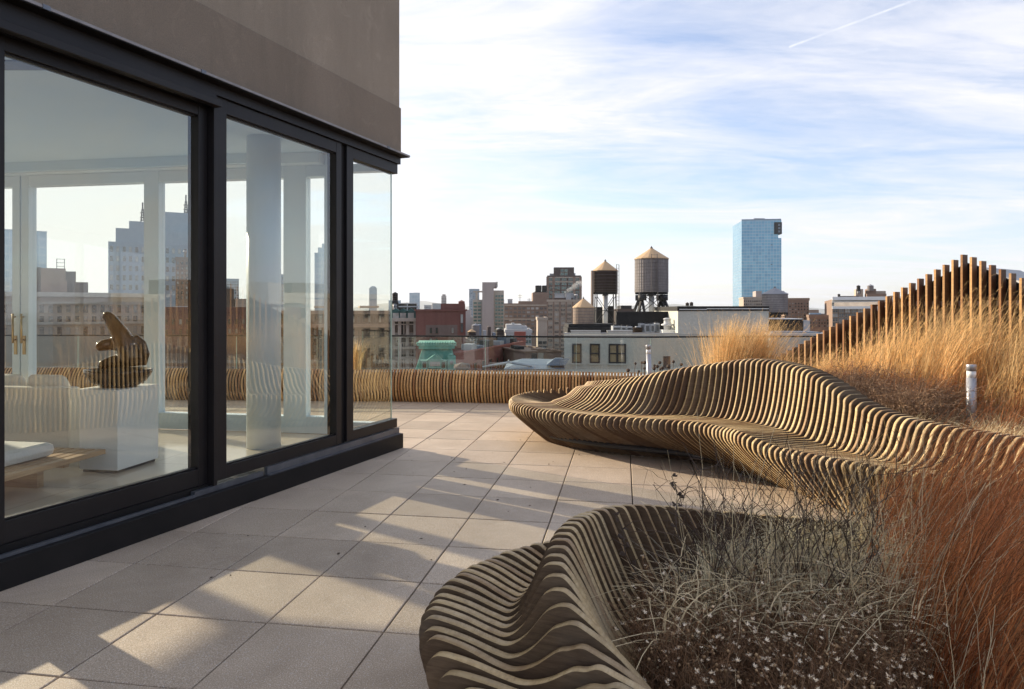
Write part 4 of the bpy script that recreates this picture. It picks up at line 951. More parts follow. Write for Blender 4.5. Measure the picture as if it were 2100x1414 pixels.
m_ = MB(); m_.lathe([(wd / 2 * .95, 0), (wd / 2 * .95, h * .9), (wd / 2, h * .9), (wd / 2, h)], n=30); m_.build('drum', M['tank_dark'], o); m_ = MB(); m_.lathe([(wd * .3, h + .002), (wd * .28, h + .07)], n=20); m_.build('lid', M['ac'], o)
o, wd, h = roofthing('mushroom_vent', 'white mushroom roof vent on a square base before the black bulkhead', 'vent', 1359, 1386, 655, 685, 45.8, 1, 'white')
m_ = MB(); m_.box(-wd / 2, wd / 2, 0, .9, 0, h * .27); m_.build('base', M['white'], o); z = h * .27
m_ = MB(); m_.lathe([(.22, z), (.24, z + .25), (.40, z + .28), (.42, z + .36), (.24, z + .42), (.22, z + .68), (.27, z + .69), (.27, z + .74), (.12, z + .80)], (-.03, .45, 0), 24); m_.build('vent_cowl', M['steel_white'], o)
# black roof to the right with white coping
b = bldg('flat_roof_building', 'low flat roofed block with black parapet and white coping right of the tall white wing', 1580, 1712, 684, 40, 20, 'f_pale', yaw=-16, parapet=0)
box_part(b, 'tar_wall', 'f_black', lx(b, 1580), lx(b, 1699), lz(b, 684) + .003, lz(b, 657.5), 5, 9); box_part(b, 'coping', 'white', lx(b, 1578), lx(b, 1699), lz(b, 657.5) + .004, lz(b, 656), 4.9, 9.1)
box_part(b, 'white_bulkhead', 'white', lx(b, 1584), lx(b, 1612), lz(b, 684) + .003, lz(b, 655), 9.3, 11); box_part(b, 'stair_bulkhead', 'f_pale', lx(b, 1701), lx(b, 1716), lz(b, 684) + .003, lz(b, 660), 5, 8)
box_part(b, 'skylight', 'f_metal', lx(b, 1590), lx(b, 1690), lz(b, 684) + .003, lz(b, 682), .5, 3)

# --- classical corner building, left of the slatted screen
b = bldg('classical_building', 'brown brick block with a white bracketed cornice storey and crowded roof', 1707, 1905, 614, 112, 30, 'f_brown', yaw=-6, parapet=0)
bands(b, 'white_cornice', 'white', (612.5,), .55, 1.1); box_part(b, 'white_storey', 'f_white', lx(b, 1706), lx(b, 1905), lz(b, 631), lz(b, 615), -.25, .0)
bands(b, 'white_cornice', 'white', (631,), .5, .9); bands(b, 'white_cornice', 'white', (619,), .25, .6)
windows(b, [lx(b, 1713 + i * 13.3) for i in range(14)], [lz(b, 629.5)], .9, .75, 'w_dark', 'f_white', 'twin', y=-.28)
for j, yy in enumerate((641, 650.5, 660, 669.5, 679)): windows(b, [lx(b, 1713 + i * 13.3) for i in range(14)], [lz(b, yy)], .72, .52, 'w_pale', 'f_tan', 'twin')
for (xa, xb, yt, m, dy) in ((1727, 1768, 606, 'f_dark', 4), (1766, 1782, 590, 'f_tan', 8), (1792, 1812, 589.5, 'f_brown', 9), (1788, 1830, 601, 'f_brown', 6), (1812, 1835, 594, 'f_tan', 10), (1836, 1852, 606, 'f_dark', 5)):
    box_part(b, 'roof_house', m, lx(b, xa), lx(b, xb), b['h'] + .004, lz(b, yt), dy, dy + 4)
m_ = MB()
for xx in (1740, 1752, 1760): m_.box(lx(b, xx), lx(b, xx) + .5, 3, 3.5, b['h'] + .1, lz(b, 608)); 
m_.build('chimney_row', M['f_dark'], b['o'])
water_tank(1757, 1764, 587, 594, 585, 116, 'f_black', 'f_black', 'narrow black tank standing highest on the white corniced block', 603, 6, 'steel', 3)
water_tank(1779, 1791, 587, 597, 583, 117, 'tank_grey', 'tankroof_grey', 'grey tank with dark cone on the roof of the white corniced block', 600, 10, 'steel', 5)
water_tank(1718, 1723, 604, 611, 603, 114, 'f_black', 'f_black', 'tiny black tank at the left corner of the white corniced block', None, hoops=3)

# --- blue glass tower
b = bldg('glass_tower', 'tall blue glass tower with a notched upper right corner standing alone against the sky', 1521, 1602.5, 453, 420, 28, None, yaw=-13)
w2 = b['w'] / 2; zt = b['h']; zn0, zn1 = lz(b, 489), lz(b, 481); nx = lx(b, 1596)
m_ = MB(); m_.box(-w2, w2, 0, 28, 0, zn0); m_.box(-w2, nx, .004, 28, zn0, zt); m_.box(nx, w2, .004, 28, zn1 + 2.2, zt); m_.build('glass_shaft', M['curtain'], b['o'])
box_part(b, 'dark_screen', 'f_black', lx(b, 1588), lx(b, 1602.8), lz(b, 481), lz(b, 457), -1.0, 6)
for i in range(3): box_part(b, 'screen_opening', 'f_metal', lx(b, 1595) + .0, lx(b, 1595) + 1.2, lz(b, 478) + i * 2.0, lz(b, 478) + i * 2.0 + 1.2, -1.1, -1.002)
box_part(b, 'plant_room', 'f_pink', lx(b, 1534), lx(b, 1577), zt + .005, lz(b, 448.6), 4, 20); box_part(b, 'crown_band', 'f_blue', lx(b, 1521), lx(b, 1602), zt + .003, zt + .8, 0, 1)
m_ = MB(); z = lz(b, 448.6); m_.bar((lx(b, 1553), 9, z + 1.0), (lx(b, 1576), 9, z + .8), .7); m_.bar((lx(b, 1570), 9, z), (lx(b, 1570), 9, z + 1.2), .8); m_.build('window_cleaning_crane', M['ac'], b['o'])
for yy in (503, 543, 573): box_part(b, 'vent_slot', 'f_black', lx(b, 1581), lx(b, 1584), lz(b, yy + .7), lz(b, yy - .7), -.05, .1)
b = bldg('stone_building', 'stepped grey stone block at the foot of the blue glass tower', 1525, 1563, 613, 190, 14, 'f_tan', yaw=-6)
grid(b, 9, 615, 634, 3, .45, .5); box_part(b, 'upper_tower', 'f_pink', lx(b, 1551), lx(b, 1563), b['h'] + .51, lz(b, 597), 1, 9); box_part(b, 'upper_floor', 'f_tan', lx(b, 1536), lx(b, 1550), b['h'] + .51, lz(b, 609), 2, 9)
b = bldg('brown_brick_building', 'plain dark brown brick block with rows of small windows right of the grey tank', 1611, 1659, 617, 135, 20, 'f_brown', yaw=-8)
grid(b, 8, 620, 656, 6, .42, .42); box_part(b, 'roof_shed', 'f_blue', lx(b, 1600), lx(b, 1614), b['h'] + .51, lz(b, 596), 4, 9)
b = bldg('low_brown_building', 'low brown block left of the white corniced block', 1660, 1706, 652, 125, 20, 'f_brown', yaw=-4); grid(b, 8, 654, 672, 3, .4, .5)

# --- left group
b = bldg('limestone_building', 'cream limestone facade with arched windows under a dark green mansard with dormers', 806, 852.5, 655, 60, 12, 'f_cream', yaw=3, parapet=0)
zr = b['h']; w2 = b['w'] / 2
m_ = MB(); m_.add([(-w2, 0, zr), (w2, 0, zr), (w2, 12, zr), (-w2, 12, zr), (-w2 + .1, .9, lz(b, 641)), (w2 - .1, .9, lz(b, 641)), (w2 - .1, 11, lz(b, 641)), (-w2 + .1, 11, lz(b, 641))], BOXF); m_.build('mansard_roof', M['f_dgreen'], b['o'])
bands(b, 'cornice', 'f_cream', (656,), .3, .5); bands(b, 'string_course', 'f_cream', (690, 714, 734), .22, .25)
for xx in (812, 827, 843):
    m_ = MB(); x_ = lx(b, xx); m_.box(x_ - .42, x_ + .42, -.25, 1, zr + .0, zr + .62); m_.add([(x_ - .52, -.3, zr + .62), (x_ + .52, -.3, zr + .62), (x_, -.3, zr + .95), (x_ - .52, 1, zr + .62), (x_ + .52, 1, zr + .62), (x_, 1, zr + .95)], [(0, 1, 2), (3, 5, 4), (0, 3, 4, 1), (1, 4, 5, 2), (2, 5, 3, 0)])
    o_ = m_.build('dormer', M['f_dgreen'], b['o']); g_ = MB(); g_.box(x_ - .26, x_ + .26, -.28, -.251, zr + .08, zr + .55); g_.build('pane', M['w_dark'], o_)
windows(b, [lx(b, x) for x in (812, 828, 843)], [lz(b, 664.5)], .8, .55, 'w_dark', 'f_cream'); windows(b, [lx(b, x) for x in (812, 822, 828, 834, 843)], [lz(b, 686.5)], .42, 1.25, 'w_dark', 'f_cream')
windows(b, [lx(b, x) for x in (812, 843)], [lz(b, 710)], .8, .55 * 2, 'w_dark', 'f_cream', 'sash'); windows(b, [lx(b, x) for x in (812, 828, 843)], [lz(b, 732), lz(b, 755)], .95, .6 * 2, 'w_dark', 'f_cream', 'twin')
m_ = MB(); x_ = lx(b, 828); pts = [(x_ + .62 * math.cos(a), .62 * math.sin(a)) for a in [math.pi * i / 14 for i in range(15)]]
zc_ = lz(b, 704); vs = [(p[0], -.06, zc_ + p[1]) for p in pts] + [(p[0], .05, zc_ + p[1]) for p in pts]
m_.add(vs, [tuple(range(15)), tuple(range(15, 30))[::-1]] + [(i, i + 1, 16 + i, 15 + i) for i in range(14)]); m_.box(x_ - .62, x_ + .62, -.06, .05, lz(b, 711), zc_ - .001); m_.build('arched_window', M['w_dark'], b['o'])
for xx in (806.6, 819.5, 836, 851.5): box_part(b, 'pilaster', 'f_cream', lx(b, xx) - .14, lx(b, xx) + .14, 0, lz(b, 658), -.14, -.001)
b2 = bldg('rooftop_penthouse', 'pale penthouse box above the dark green mansard', 818, 852, 630.5, 68, 5, 'f_pale', yaw=3, cat='penthouse', parapet=.12); windows(b2, [lx(b2, x) for x in (826, 845)], [lz(b2, 639)], .9, .75, 'w_dark', 'f_pale')
b = bldg('red_brick_building', 'windowless dark red brick party wall with a white box and pointed chimney on top', 852.5, 955, 638.5, 55, 7, 'f_red', yaw=-1, parapet=.15)
box_part(b, 'upper_storey', 'f_red', lx(b, 904), lx(b, 954), b['h'] + .16, lz(b, 623), .02, 6); box_part(b, 'white_bulkhead', 'f_pale', lx(b, 886), lx(b, 903.7), b['h'] + .16, lz(b, 622.5), .03, 5)
m_ = MB(); xa, xb = lx(b, 941), lx(b, 953); z1, z2 = lz(b, 622), lz(b, 615.5); m_.box(xa, xb, -.02, 1, lz(b, 637), z1 + .1); m_.add([(xa - .05, -.05, z1 + .1), (xb + .05, -.05, z1 + .1), (xb + .05, 1.1, z1 + .1), (xa - .05, 1.1, z1 + .1), ((xa + xb) / 2, .5, z2)], [(0, 1, 4), (1, 2, 4), (2, 3, 4), (3, 0, 4), (3, 2, 1, 0)]); m_.build('chimney', M['f_red'], b['o'])
windows(b, [lx(b, 947)], [lz(b, 663), lz(b, 682)], .2, .7, 'w_pale', 'f_red'); windows(b, [lx(b, x) for x in (883.5, 895.5, 928)], [lz(b, 684), lz(b, 706)], .17, .45, 'w_dark', 'f_red')
M['f_patch'] = facade('grey_patch_brick', (.15, .105, .095), (.19, .14, .125))
box_part(b, 'patched_render', 'f_patch', lx(b, 873), lx(b, 938), lz(b, 690), lz(b, 667), -.012, -.001)
# green copper mansard
b = bldg('copper_mansard_building', 'weathered green copper mansard roof with a pedimented dormer and cresting', 858, 932, 716, 45, 7, None, yaw=0)
w2 = b['w'] / 2; zt = b['h']; zb_ = lz(b, 762)
m_ = MB(); m_.add([(-w2 - .25, -.8, zb_), (w2 + .15, -.8, zb_), (w2 + .15, 7, zb_), (-w2 - .25, 7, zb_), (-w2 + .25, .2, zt), (w2 - .15, .2, zt), (w2 - .15, 6, zt), (-w2 + .25, 6, zt)], BOXF)
m_.build('mansard_roof', M['f_copper'], b['o']); m_ = MB()
for i in range(30):
    t_ = i / 29; xb_, xt_ = -w2 - .2 + t_ * (2 * w2 + .3), -w2 + .28 + t_ * (2 * w2 - .46)
    m_.bar((xb_, -.82, zb_), (xt_, .18, zt), .04)
m_.build('standing_seams', M['f_copper'], b['o'])
m_ = MB(); m_.box(-w2 + .02, w2 + .02, -.05, 6, zt + .002, zt + .2); m_.box(-w2 - .1, w2 + .12, -.15, 6, zt + .2, zt + .3)
for i in range(16):
    x_ = -w2 - .05 + i * (2 * w2 + .1) / 15; m_.lathe([(.07, zt + .3), (.09, zt + .38), (.02, zt + .47)], (x_, -.08, 0), 6)
m_.build('copper_cresting', M['f_copper'], b['o'])
m_ = MB(); x_ = lx(b, 892); m_.box(x_ - .42, x_ + .42, -1.0, .5, zb_ + .3, lz(b, 737)); m_.add([(x_ - .55, -1.1, lz(b, 737)), (x_ + .55, -1.1, lz(b, 737)), (x_, -1.1, lz(b, 725)), (x_ - .55, .5, lz(b, 737)), (x_ + .55, .5, lz(b, 737)), (x_, .5, lz(b, 725))], [(0, 1, 2), (3, 5, 4), (0, 3, 4, 1), (1, 4, 5, 2), (2, 5, 3, 0)])
o_ = m_.build('pedimented_dormer', M['f_copper'], b['o']); g_ = MB(); g_.box(x_ - .33, x_ + .33, -1.03, -1.001, zb_ + .42, lz(b, 740)); g_.build('pane', M['w_dark'], o_)
for xx in (871, 909):
    m_ = MB(); x_ = lx(b, xx); m_.box(x_ - .2, x_ + .2, -.95, .4, zb_ + .2, lz(b, 739)); m_.box(x_ - .26, x_ + .26, -1.0, .4, lz(b, 739), lz(b, 737)); o_ = m_.build('dormer', M['f_copper'], b['o']); g_ = MB(); g_.box(x_ - .12, x_ + .12, -.98, -.951, zb_ + .3, lz(b, 741)); g_.build('pane', M['w_dark'], o_)
m_ = MB(); x_ = lx(b, 924.5); m_.box(x_ - .22, x_ + .3, -.9, .4, zb_, lz(b, 730)); m_.lathe([(.1, lz(b, 730)), (.16, lz(b, 728)), (.03, lz(b, 723))], (x_, -.6, 0), 8); o_ = m_.build('oculus_dormer', M['f_copper'], b['o'])
g_ = MB(); g_.tube([(x_ + .03, -.93, lz(b, 742)), (x_ + .03, -.89, lz(b, 742))], .13, 14); g_.build('pane', M['w_dark'], o_)
m_ = MB(); m_.box(-w2 - .2, w2 + .1, -.7, 7, 0, zb_ - .01); m_.build('wall', M['f_cream'], b['o'])
# long bright red brick wall
b = bldg('long_red_building', 'long bright red brick wall with small windows rising to a tall end chimney', 931, 1078, 727, 46, 6, None, yaw=-73)
w2 = b['w'] / 2; zt = H + (HY - 729) / F * 46 - ZG
m_ = MB(); m_.prism([(-w2, 0), (w2, 0), (w2, 1.2), (-w2 + .6, 1.2)], 0, zt); m_.build('wall', M['f_red2'], b['o']); m_ = MB(); m_.box(-w2 - .05, w2 + .02, -.08, .2, zt + .003, zt + .12); m_.prism([(-w2 + .3, .25), (w2, .25), (w2, 1.2), (-w2 + .9, 1.2)], zt + .003, zt + .05); m_.build('parapet', M['f_red2'], b['o'])
m_ = MB(); m_.box(w2 - .5, w2 + .01, -.02, 1, zt + .13, zt + 1.0); m_.build('chimney', M['f_red2'], b['o'])
windows(b, [-w2 + 2.5 + i * (2 * w2 - 4.5) / 8 for i in range(9)], [zt - 1.7], .8, .85, 'w_dark', 'f_red2')
for i, (t_, hh) in enumerate(((.12, .9), (.22, .5), (.34, 1.1), (.5, .7), (.6, 1.3), (.72, .8))):
    x_ = -w2 + 2 * w2 * t_ + 2.2; box_part(b, 'roof_duct', ('ac', 'f_metal', 'steel_dark')[i % 3], x_, x_ + 1.2, zt + .06, zt + .06 + hh * .5, .3, 1.1)
# low pale roofs in front of it
b = bldg('metal_roof_building', 'low building with a blue grey standing seam metal roof just beyond the slatted edge', 1034, 1158, 756, 41, 6, 'f_pale', yaw=0, parapet=0)
w2 = b['w'] / 2; zt = b['h']; m_ = MB(); m_.add([(-w2, -.3, zt), (w2, -.3, zt), (w2, 5, zt), (-w2, 5, zt), (-w2 + .6, 1.0, lz(b, 750)), (w2, 1.0, lz(b, 751)), (w2, 5, lz(b, 749)), (-w2 + 1, 5, lz(b, 748))], BOXF)
m_.build('metal_roof', M['f_metal'], b['o'])
m_ = MB(); xa, xb = lx(b, 1122), lx(b, 1157.5); m_.add([(xa, .0, zt + .16), (xb, .0, zt + .16), (xb, 3, zt + .16), (xa, 3, zt + .16), (xa + .55, 2.0, lz(b, 741)), (xb, 2.0, lz(b, 741)), (xb, 3, lz(b, 741)), (xa + .6, 3, lz(b, 741))], BOXF)
for i in range(12): q = (xb - xa) * i / 11; m_.bar((xa + q, -.02, zt + .2), (xa + .55 + q * .85, 1.98, lz(b, 741) + .02), .05)
m_.build('corrugated_skylight', M['f_metal'], b['o'])
m_ = MB(); x_ = lx(b, 1043); m_.bar((x_ - 1.6, .3, zt + .05), (x_, .3, zt + .35), .10); m_.bar((x_, .3, zt + .35), (x_ + 1.4, .3, zt + .12), .10); m_.lathe([(.05, zt + .3), (.05, zt + .5)], (x_, .3, 0), 8); m_.build('ridge_pipe', M['ac'], b['o'])
b = bldg('small_hut', 'small hut with a dark hipped roof below the long red wall', 934, 962, 756, 40, 4, 'f_dark', yaw=0, cat='hut', parapet=0)
w2 = b['w'] / 2; zt = b['h']; m_ = MB(); m_.add([(-w2 - .1, -.1, zt), (w2 + .1, -.1, zt), (w2 + .1, 3, zt), (-w2 - .1, 3, zt), (0, 1, lz(b, 746))], [(0, 1, 4), (1, 2, 4), (2, 3, 4), (3, 0, 4), (3, 2, 1, 0)]); m_.build('roof', M['f_dark'], b['o'])
b = bldg('brown_low_building', 'low brown brick block with a notched parapet right of the red wall', 1078, 1151, 724, 52, 8, 'f_brown', yaw=-20, parapet=.12)
windows(b, [lx(b, x) for x in (1095, 1108)], [lz(b, 737)], .5, .5, 'w_dark', 'f_brown'); box_part(b, 'brick_pier', 'f_brown', lx(b, 1101), lx(b, 1119), b['h'] + .14, lz(b, 716), -.02, 1.4); box_part(b, 'brick_pier', 'f_brown', lx(b, 1132), lx(b, 1144), b['h'] + .14, lz(b, 717.5), .02, 1.4)
box_part(b, 'roof_vent', 'ac', lx(b, 1124), lx(b, 1129), b['h'] + .14, lz(b, 716), 1, 1.5); box_part(b, 'roof_shed', 'f_black', lx(b, 1080), lx(b, 1092), b['h'] + .14, lz(b, 713), 2, 4); box_part(b, 'banner', 'f_red2', lx(b, 1079), lx(b, 1090), lz(b, 750), lz(b, 744), -.5, -.4)
b = bldg('red_shed', 'small dark red shed tucked between the long red wall and the brown block', 1054, 1078, 744.5, 44, 1, 'f_red2', yaw=0, cat='shed', parapet=0); box_part(b, 'awning', 'f_copper', lx(b, 1060), lx(b, 1078), b['h'] - .5, b['h'] - .42, -.7, -.02)

# --- middle distance
b = bldg('concrete_tower', 'pinkish grey concrete tower with a blank central shaft and window bands on both sides', 969.5, 1034, 615, 180, 12, None, yaw=0)
zt = b['h']
m_ = MB(); m_.box(lx(b, 969.5), lx(b, 1034), .5, 12, 0, zt); m_.build('wall', M['f_cream'], b['o']); box_part(b, 'blank_shaft', 'f_pink', lx(b, 989), lx(b, 1012.5), 0, lz(b, 590), -1.0, .45); box_part(b, 'plant_room', 'f_pink', lx(b, 989), lx(b, 1019), lz(b, 590.2), lz(b, 579.5), -.9, 8)
box_part(b, 'upper_wing', 'f_cream', lx(b, 1012.6), lx(b, 1033.5), zt + .01, lz(b, 596), .4, 11); box_part(b, 'roof_frame', 'f_cream', lx(b, 970.5), lx(b, 988.9), lz(b, 599), lz(b, 597), .5, 6); box_part(b, 'roof_frame', 'f_cream', lx(b, 975), lx(b, 979), zt + .01, lz(b, 599.1), .5, 6)
windows(b, [lx(b, x) for x in (974.5, 983)], [lz(b, y) for y in np.arange(624, 702, 7.2)], .85, .5, 'w_green', 'f_cream', y=.5); windows(b, [lx(b, x) for x in (1018, 1024, 1030)], [lz(b, y) for y in np.arange(610, 702, 7.2)], .62, .55, 'w_green', 'f_cream', y=.4)
for xx in (1017, 1019.5): box_part(b, 'antenna', 'steel_dark', lx(b, xx), lx(b, xx) + .15, lz(b, 590), lz(b, 578.5), -1.1, -.95)
b = bldg('blue_slab_tower', 'tall pale blue apartment slab behind the concrete tower', 962, 983, 594, 620, 20, 'f_blue', yaw=0); grid(b, 6, 597, 650, 16, .5, .5, 'w_pale', 'f_blue')
b = bldg('distant_glass_building', 'blue green distant tower left of the small lone tower', 839.5, 861, 602, 700, 25, 'curtain2', yaw=0); box_part(b, 'upper_block', 'curtain2', lx(b, 848), lx(b, 860), b['h'] + .51, lz(b, 600.5), 2, 18)
b = bldg('distant_tower', 'small lone tower with stepped top on the skyline', 905, 915.5, 608, 900, 15, 'f_pink', yaw=0); box_part(b, 'upper_block', 'f_pink', lx(b, 907), lx(b, 914), b['h'] + .51, lz(b, 604), 1, 12); grid(b, 4, 611, 630, 6, .5, .45)
b = bldg('distant_white_building', 'pale distant block behind the white box on the red brick building', 870, 888, 627.5, 500, 12, 'f_pale', yaw=0); grid(b, 6, 629, 640, 3, .4, .4)
b = bldg('distant_left_building', 'pale blue distant block behind the small black tank', 797, 822, 618, 420, 15, 'curtain2', yaw=0)
b = bldg('brown_loft_building', 'wide brown loft block with long rows of grouped windows', 1034, 1124, 626, 205, 20, 'f_brown', yaw=-1)
grid(b, 10, 629, 693, 8, .62, .48, 'w_pale', 'f_brown', 'triple'); box_part(b, 'upper_storey', 'f_brown', lx(b, 1063.5), lx(b, 1124), b['h'] + .51, lz(b, 618), .2, 18); box_part(b, 'upper_tower', 'f_brown', lx(b, 1093), lx(b, 1122), lz(b, 618) + .01, lz(b, 600), 1, 15)
for xa, xb in ((1099, 1111), (1113, 1122)): box_part(b, 'cooling_unit', 'f_black', lx(b, xa), lx(b, xb), lz(b, 597), lz(b, 585.5), 1.5, 7)
box_part(b, 'dark_rack', 'f_black', lx(b, 1097), lx(b, 1123), lz(b, 600) + .01, lz(b, 598), 1.4, 8); bands(b, 'string_course', 'f_tan', (626.5, 655), .4, .2)
b = bldg('green_glass_tower', 'dark brick tower with broad bands of green glass and a stepped top', 1122.5, 1191, 568, 270, 20, 'f_dark', yaw=-1)
grid(b, 5, 569, 622, 6, .72, .66, 'w_green', 'f_brown', 'twin'); box_part(b, 'upper_tower', 'f_dark', lx(b, 1135.5), lx(b, 1177.5), b['h'] + .51, lz(b, 548.5), .5, 16)
windows(b, [lx(b, x) for x in (1153, 1161)], [lz(b, 565), lz(b, 558)], 1.3, 1.1, 'w_green', 'f_brown', y=.5); bands(b, 'stone_band', 'f_tan', (569.5, 578.5), .45, .2)
for xx in (1123, 1135.5, 1177.5, 1190.5): box_part(b, 'brick_pier', 'f_brown', lx(b, xx) - .5, lx(b, xx) + .5, 0, b['h'], -.35, -.01)
b = bldg('tan_grid_building', 'tan brick office block gridded with square windows before the green glass tower', 1122, 1200, 619.5, 150, 20, 'f_tan', yaw=-1)
grid(b, 6, 623, 748, 14, .62, .52, 'w_dark', 'f_tan', 'triple')
for i in range(7): xx = 1122.4 + i * 13; box_part(b, 'brick_pier', 'f_brown', lx(b, xx) - .14, lx(b, xx) + .14, 0, b['h'], -.22, -.01)
box_part(b, 'roof_house', 'f_dark', lx(b, 1135), lx(b, 1176), b['h'] + .51, lz(b, 611), 2, 8); water_tank(1159.5, 1176, 602.5, 609.5, 601, 156, 'ac', 'ac', 'short steel tank on the roof of the tan office block beside drifting steam', 612, 14, 'steel', 3)
b = bldg('blank_tan_building', 'blank tan side wall left of the tan office block', 1103, 1122, 657, 120, 10, 'f_tan', yaw=-2); windows(b, [lx(b, x) for x in (1108, 1117)], [lz(b, 706), lz(b, 716)], .7, .5, 'w_dark', 'f_tan')
b = bldg('white_apartment_building', 'white balconied apartment block with a stepped penthouse', 1037, 1090, 683, 112, 10, 'f_pale', yaw=-2)
grid(b, 8, 686, 706, 2, .7, .6, 'w_green', 'f_pale'); box_part(b, 'upper_storey', 'f_pale', lx(b, 1038), lx(b, 1084), b['h'] + .51, lz(b, 676), 1, 9); box_part(b, 'penthouse', 'f_pale', lx(b, 1038.5), lx(b, 1071), lz(b, 675.9), lz(b, 666.5), 2, 8); box_part(b, 'penthouse', 'f_pale', lx(b, 1070.5), lx(b, 1082), lz(b, 675.9), lz(b, 670), 2.2, 7)
box_part(b, 'roof_vent', 'ac', lx(b, 1050), lx(b, 1056), lz(b, 666.4), lz(b, 663.5), 3, 5)
b = bldg('grey_blank_building', 'plain grey block with roof ducts under the concrete tower', 955, 1040, 702, 95, 10, 'f_brown', yaw=-2); grid(b, 9, 706, 740, 4, .3, .45)
for i in range(7): xx = 962 + i * 10; box_part(b, 'roof_duct', ('ac', 'f_dark', 'f_metal')[i % 3], lx(b, xx), lx(b, xx + 6), b['h'] + .51, b['h'] + 1.2 + (i * 37 % 5) * .3, 2, 5)

# --- seen through the glass, beyond the far end of the deck
b = bldg('long_cornice_building', 'long tan stone block with a heavy cornice seen through the left glass door', -60, 333, 606, 75, 25, 'f_tan', yaw=0, parapet=0)
bands(b, 'cornice', 'f_cream', (605,), .5, 1.3, x0=-60, x1=333); bands(b, 'string_course', 'f_cream', (622, 663), .3, .4)
grid(b, 22, 624, 644, 1, .5, .75, 'w_dark', 'f_tan', 'sash', x0=-60, x1=333); grid(b, 22, 646, 690, 2, .5, .75, 'w_dark', 'f_tan', 'sash', x0=-60, x1=333)
for xa, xb, yt, m, dy in ((48, 70, 545, 'f_dark', 6), (70, 122, 548, 'f_brown', 4), (122, 144, 553, 'f_dark', 5), (138, 170, 577, 'f_dark', 3), (110, 125, 575, 'f_brown', 2)): box_part(b, 'roof_house', m, lx(b, xa), lx(b, xb), b['h'] + .5, lz(b, yt), dy, dy + 5)
m_ = MB(); x_ = lx(b, 111); zt = lz(b, 548)
for s in (-.4, .4):
    for q in (0, .8): m_.bar((x_ + s, 6 + q, zt), (x_ + s, 6 + q, zt + 1.3), .05)
for z in (.35, .8, 1.25): m_.bar((x_ - .4, 6, zt + z), (x_ + .4, 6, zt + z), .04)
m_.build('roof_frame', M['steel_dark'], b['o'])
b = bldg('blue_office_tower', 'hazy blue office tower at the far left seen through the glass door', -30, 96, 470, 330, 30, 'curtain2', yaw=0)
b = bldg('antenna_tower', 'broad stepped art deco tower with two lattice masts seen through the glass door', 222, 445, 500, 300, 40, None, yaw=0)
for xa, xb, yt, dy in ((222, 445, 500, 0), (236, 430, 472, 1.2), (262, 424, 456, 2.4), (292, 418, 440, 3.6), (318, 402, 432, 4.8)):
    z0 = 0 if dy == 0 else [lz(b, 500), lz(b, 472), lz(b, 456), lz(b, 440)][int(dy / 1.2) - 1] + .01
    box_part(b, 'tower_tier', 'f_blue', lx(b, xa), lx(b, xb), z0, lz(b, yt), dy, 38 - dy)
grid(b, 18, 505, 600, 5, .4, .5, 'w_dark', 'f_brown')
for xx, yb in ((288, 456), (380, 434)):
    m_ = MB(); x_ = lx(b, xx); z0, z1 = lz(b, yb), lz(b, yb - 45); h_ = z1 - z0
    for s in (-1, 1):
        for q in (-1, 1): m_.bar((x_ + s * .8, 12 + q * .8, z0), (x_ + s * .25, 12 + q * .25, z0 + h_ * .7), .34)
    for j in range(6): z = z0 + h_ * .7 * j / 6; r_ = .8 - .55 * j / 6; m_.bar((x_ - r_, 12 - r_, z), (x_ + r_, 12 - r_, z + h_ * .11), .26); m_.bar((x_ + r_, 12 - r_, z), (x_ - r_, 12 - r_, z + h_ * .11), .26)
    for z in (.3, .5): m_.lathe([(1.2, z0 + h_ * z), (1.2, z0 + h_ * (z + .025))], (x_, 12, 0), 12)
    m_.bar((x_, 12, z0 + h_ * .68), (x_, 12, z1), .45); m_.build('lattice_mast', M['steel_dark'], b['o'])
b = bldg('dark_brick_tower', 'dark brick setback tower in front of the antenna tower seen through the glass', 360, 450, 532, 150, 15, 'f_brown', yaw=0); grid(b, 10, 536, 616, 8, .4, .5); box_part(b, 'upper_tower', 'f_brown', lx(b, 388), lx(b, 430), b['h'] + .51, lz(b, 456), 2, 12)
b = bldg('red_warehouse', 'dark red warehouse roofline seen between the left glass door and the column', 333, 560, 640, 70, 15, 'f_red', yaw=0); grid(b, 16, 650, 690, 2, .35, .5); box_part(b, 'roof_house', 'f_dark', lx(b, 455), lx(b, 478), b['h'] + .51, lz(b, 590), 3, 8)
box_part(b, 'roof_house', 'f_tan', lx(b, 480), lx(b, 508), b['h'] + .51, lz(b, 612), 3, 8); box_part(b, 'white_bulkhead', 'f_pale', lx(b, 350), lx(b, 380), b['h'] + .51, lz(b, 628), 3, 6)
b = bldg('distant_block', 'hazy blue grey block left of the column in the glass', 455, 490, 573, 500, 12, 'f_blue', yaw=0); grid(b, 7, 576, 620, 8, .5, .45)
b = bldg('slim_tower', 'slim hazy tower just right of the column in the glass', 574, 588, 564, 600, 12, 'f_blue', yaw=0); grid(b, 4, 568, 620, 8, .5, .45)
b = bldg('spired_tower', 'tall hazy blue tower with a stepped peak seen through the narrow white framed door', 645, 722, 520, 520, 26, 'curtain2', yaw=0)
for xa, xb, yt in ((652, 716, 508), (660, 708, 500), (668, 700, 492)): box_part(b, 'tower_tier', 'curtain2', lx(b, xa), lx(b, xb), b['h'] + .52, lz(b, yt), 2 + (xa - 652) * .1, 22)
b = bldg('domed_tower', 'small hazy tower with a rounded top seen through the corner pane', 757, 773, 592, 900, 15, 'f_blue', yaw=0); m_ = MB(); m_.lathe([(4.5, b['h'] + .51), (3.6, b['h'] + 2.4), (.5, b['h'] + 3.6)], (0, 7, 0), 16); m_.build('dome', M['f_blue'], b['o'])
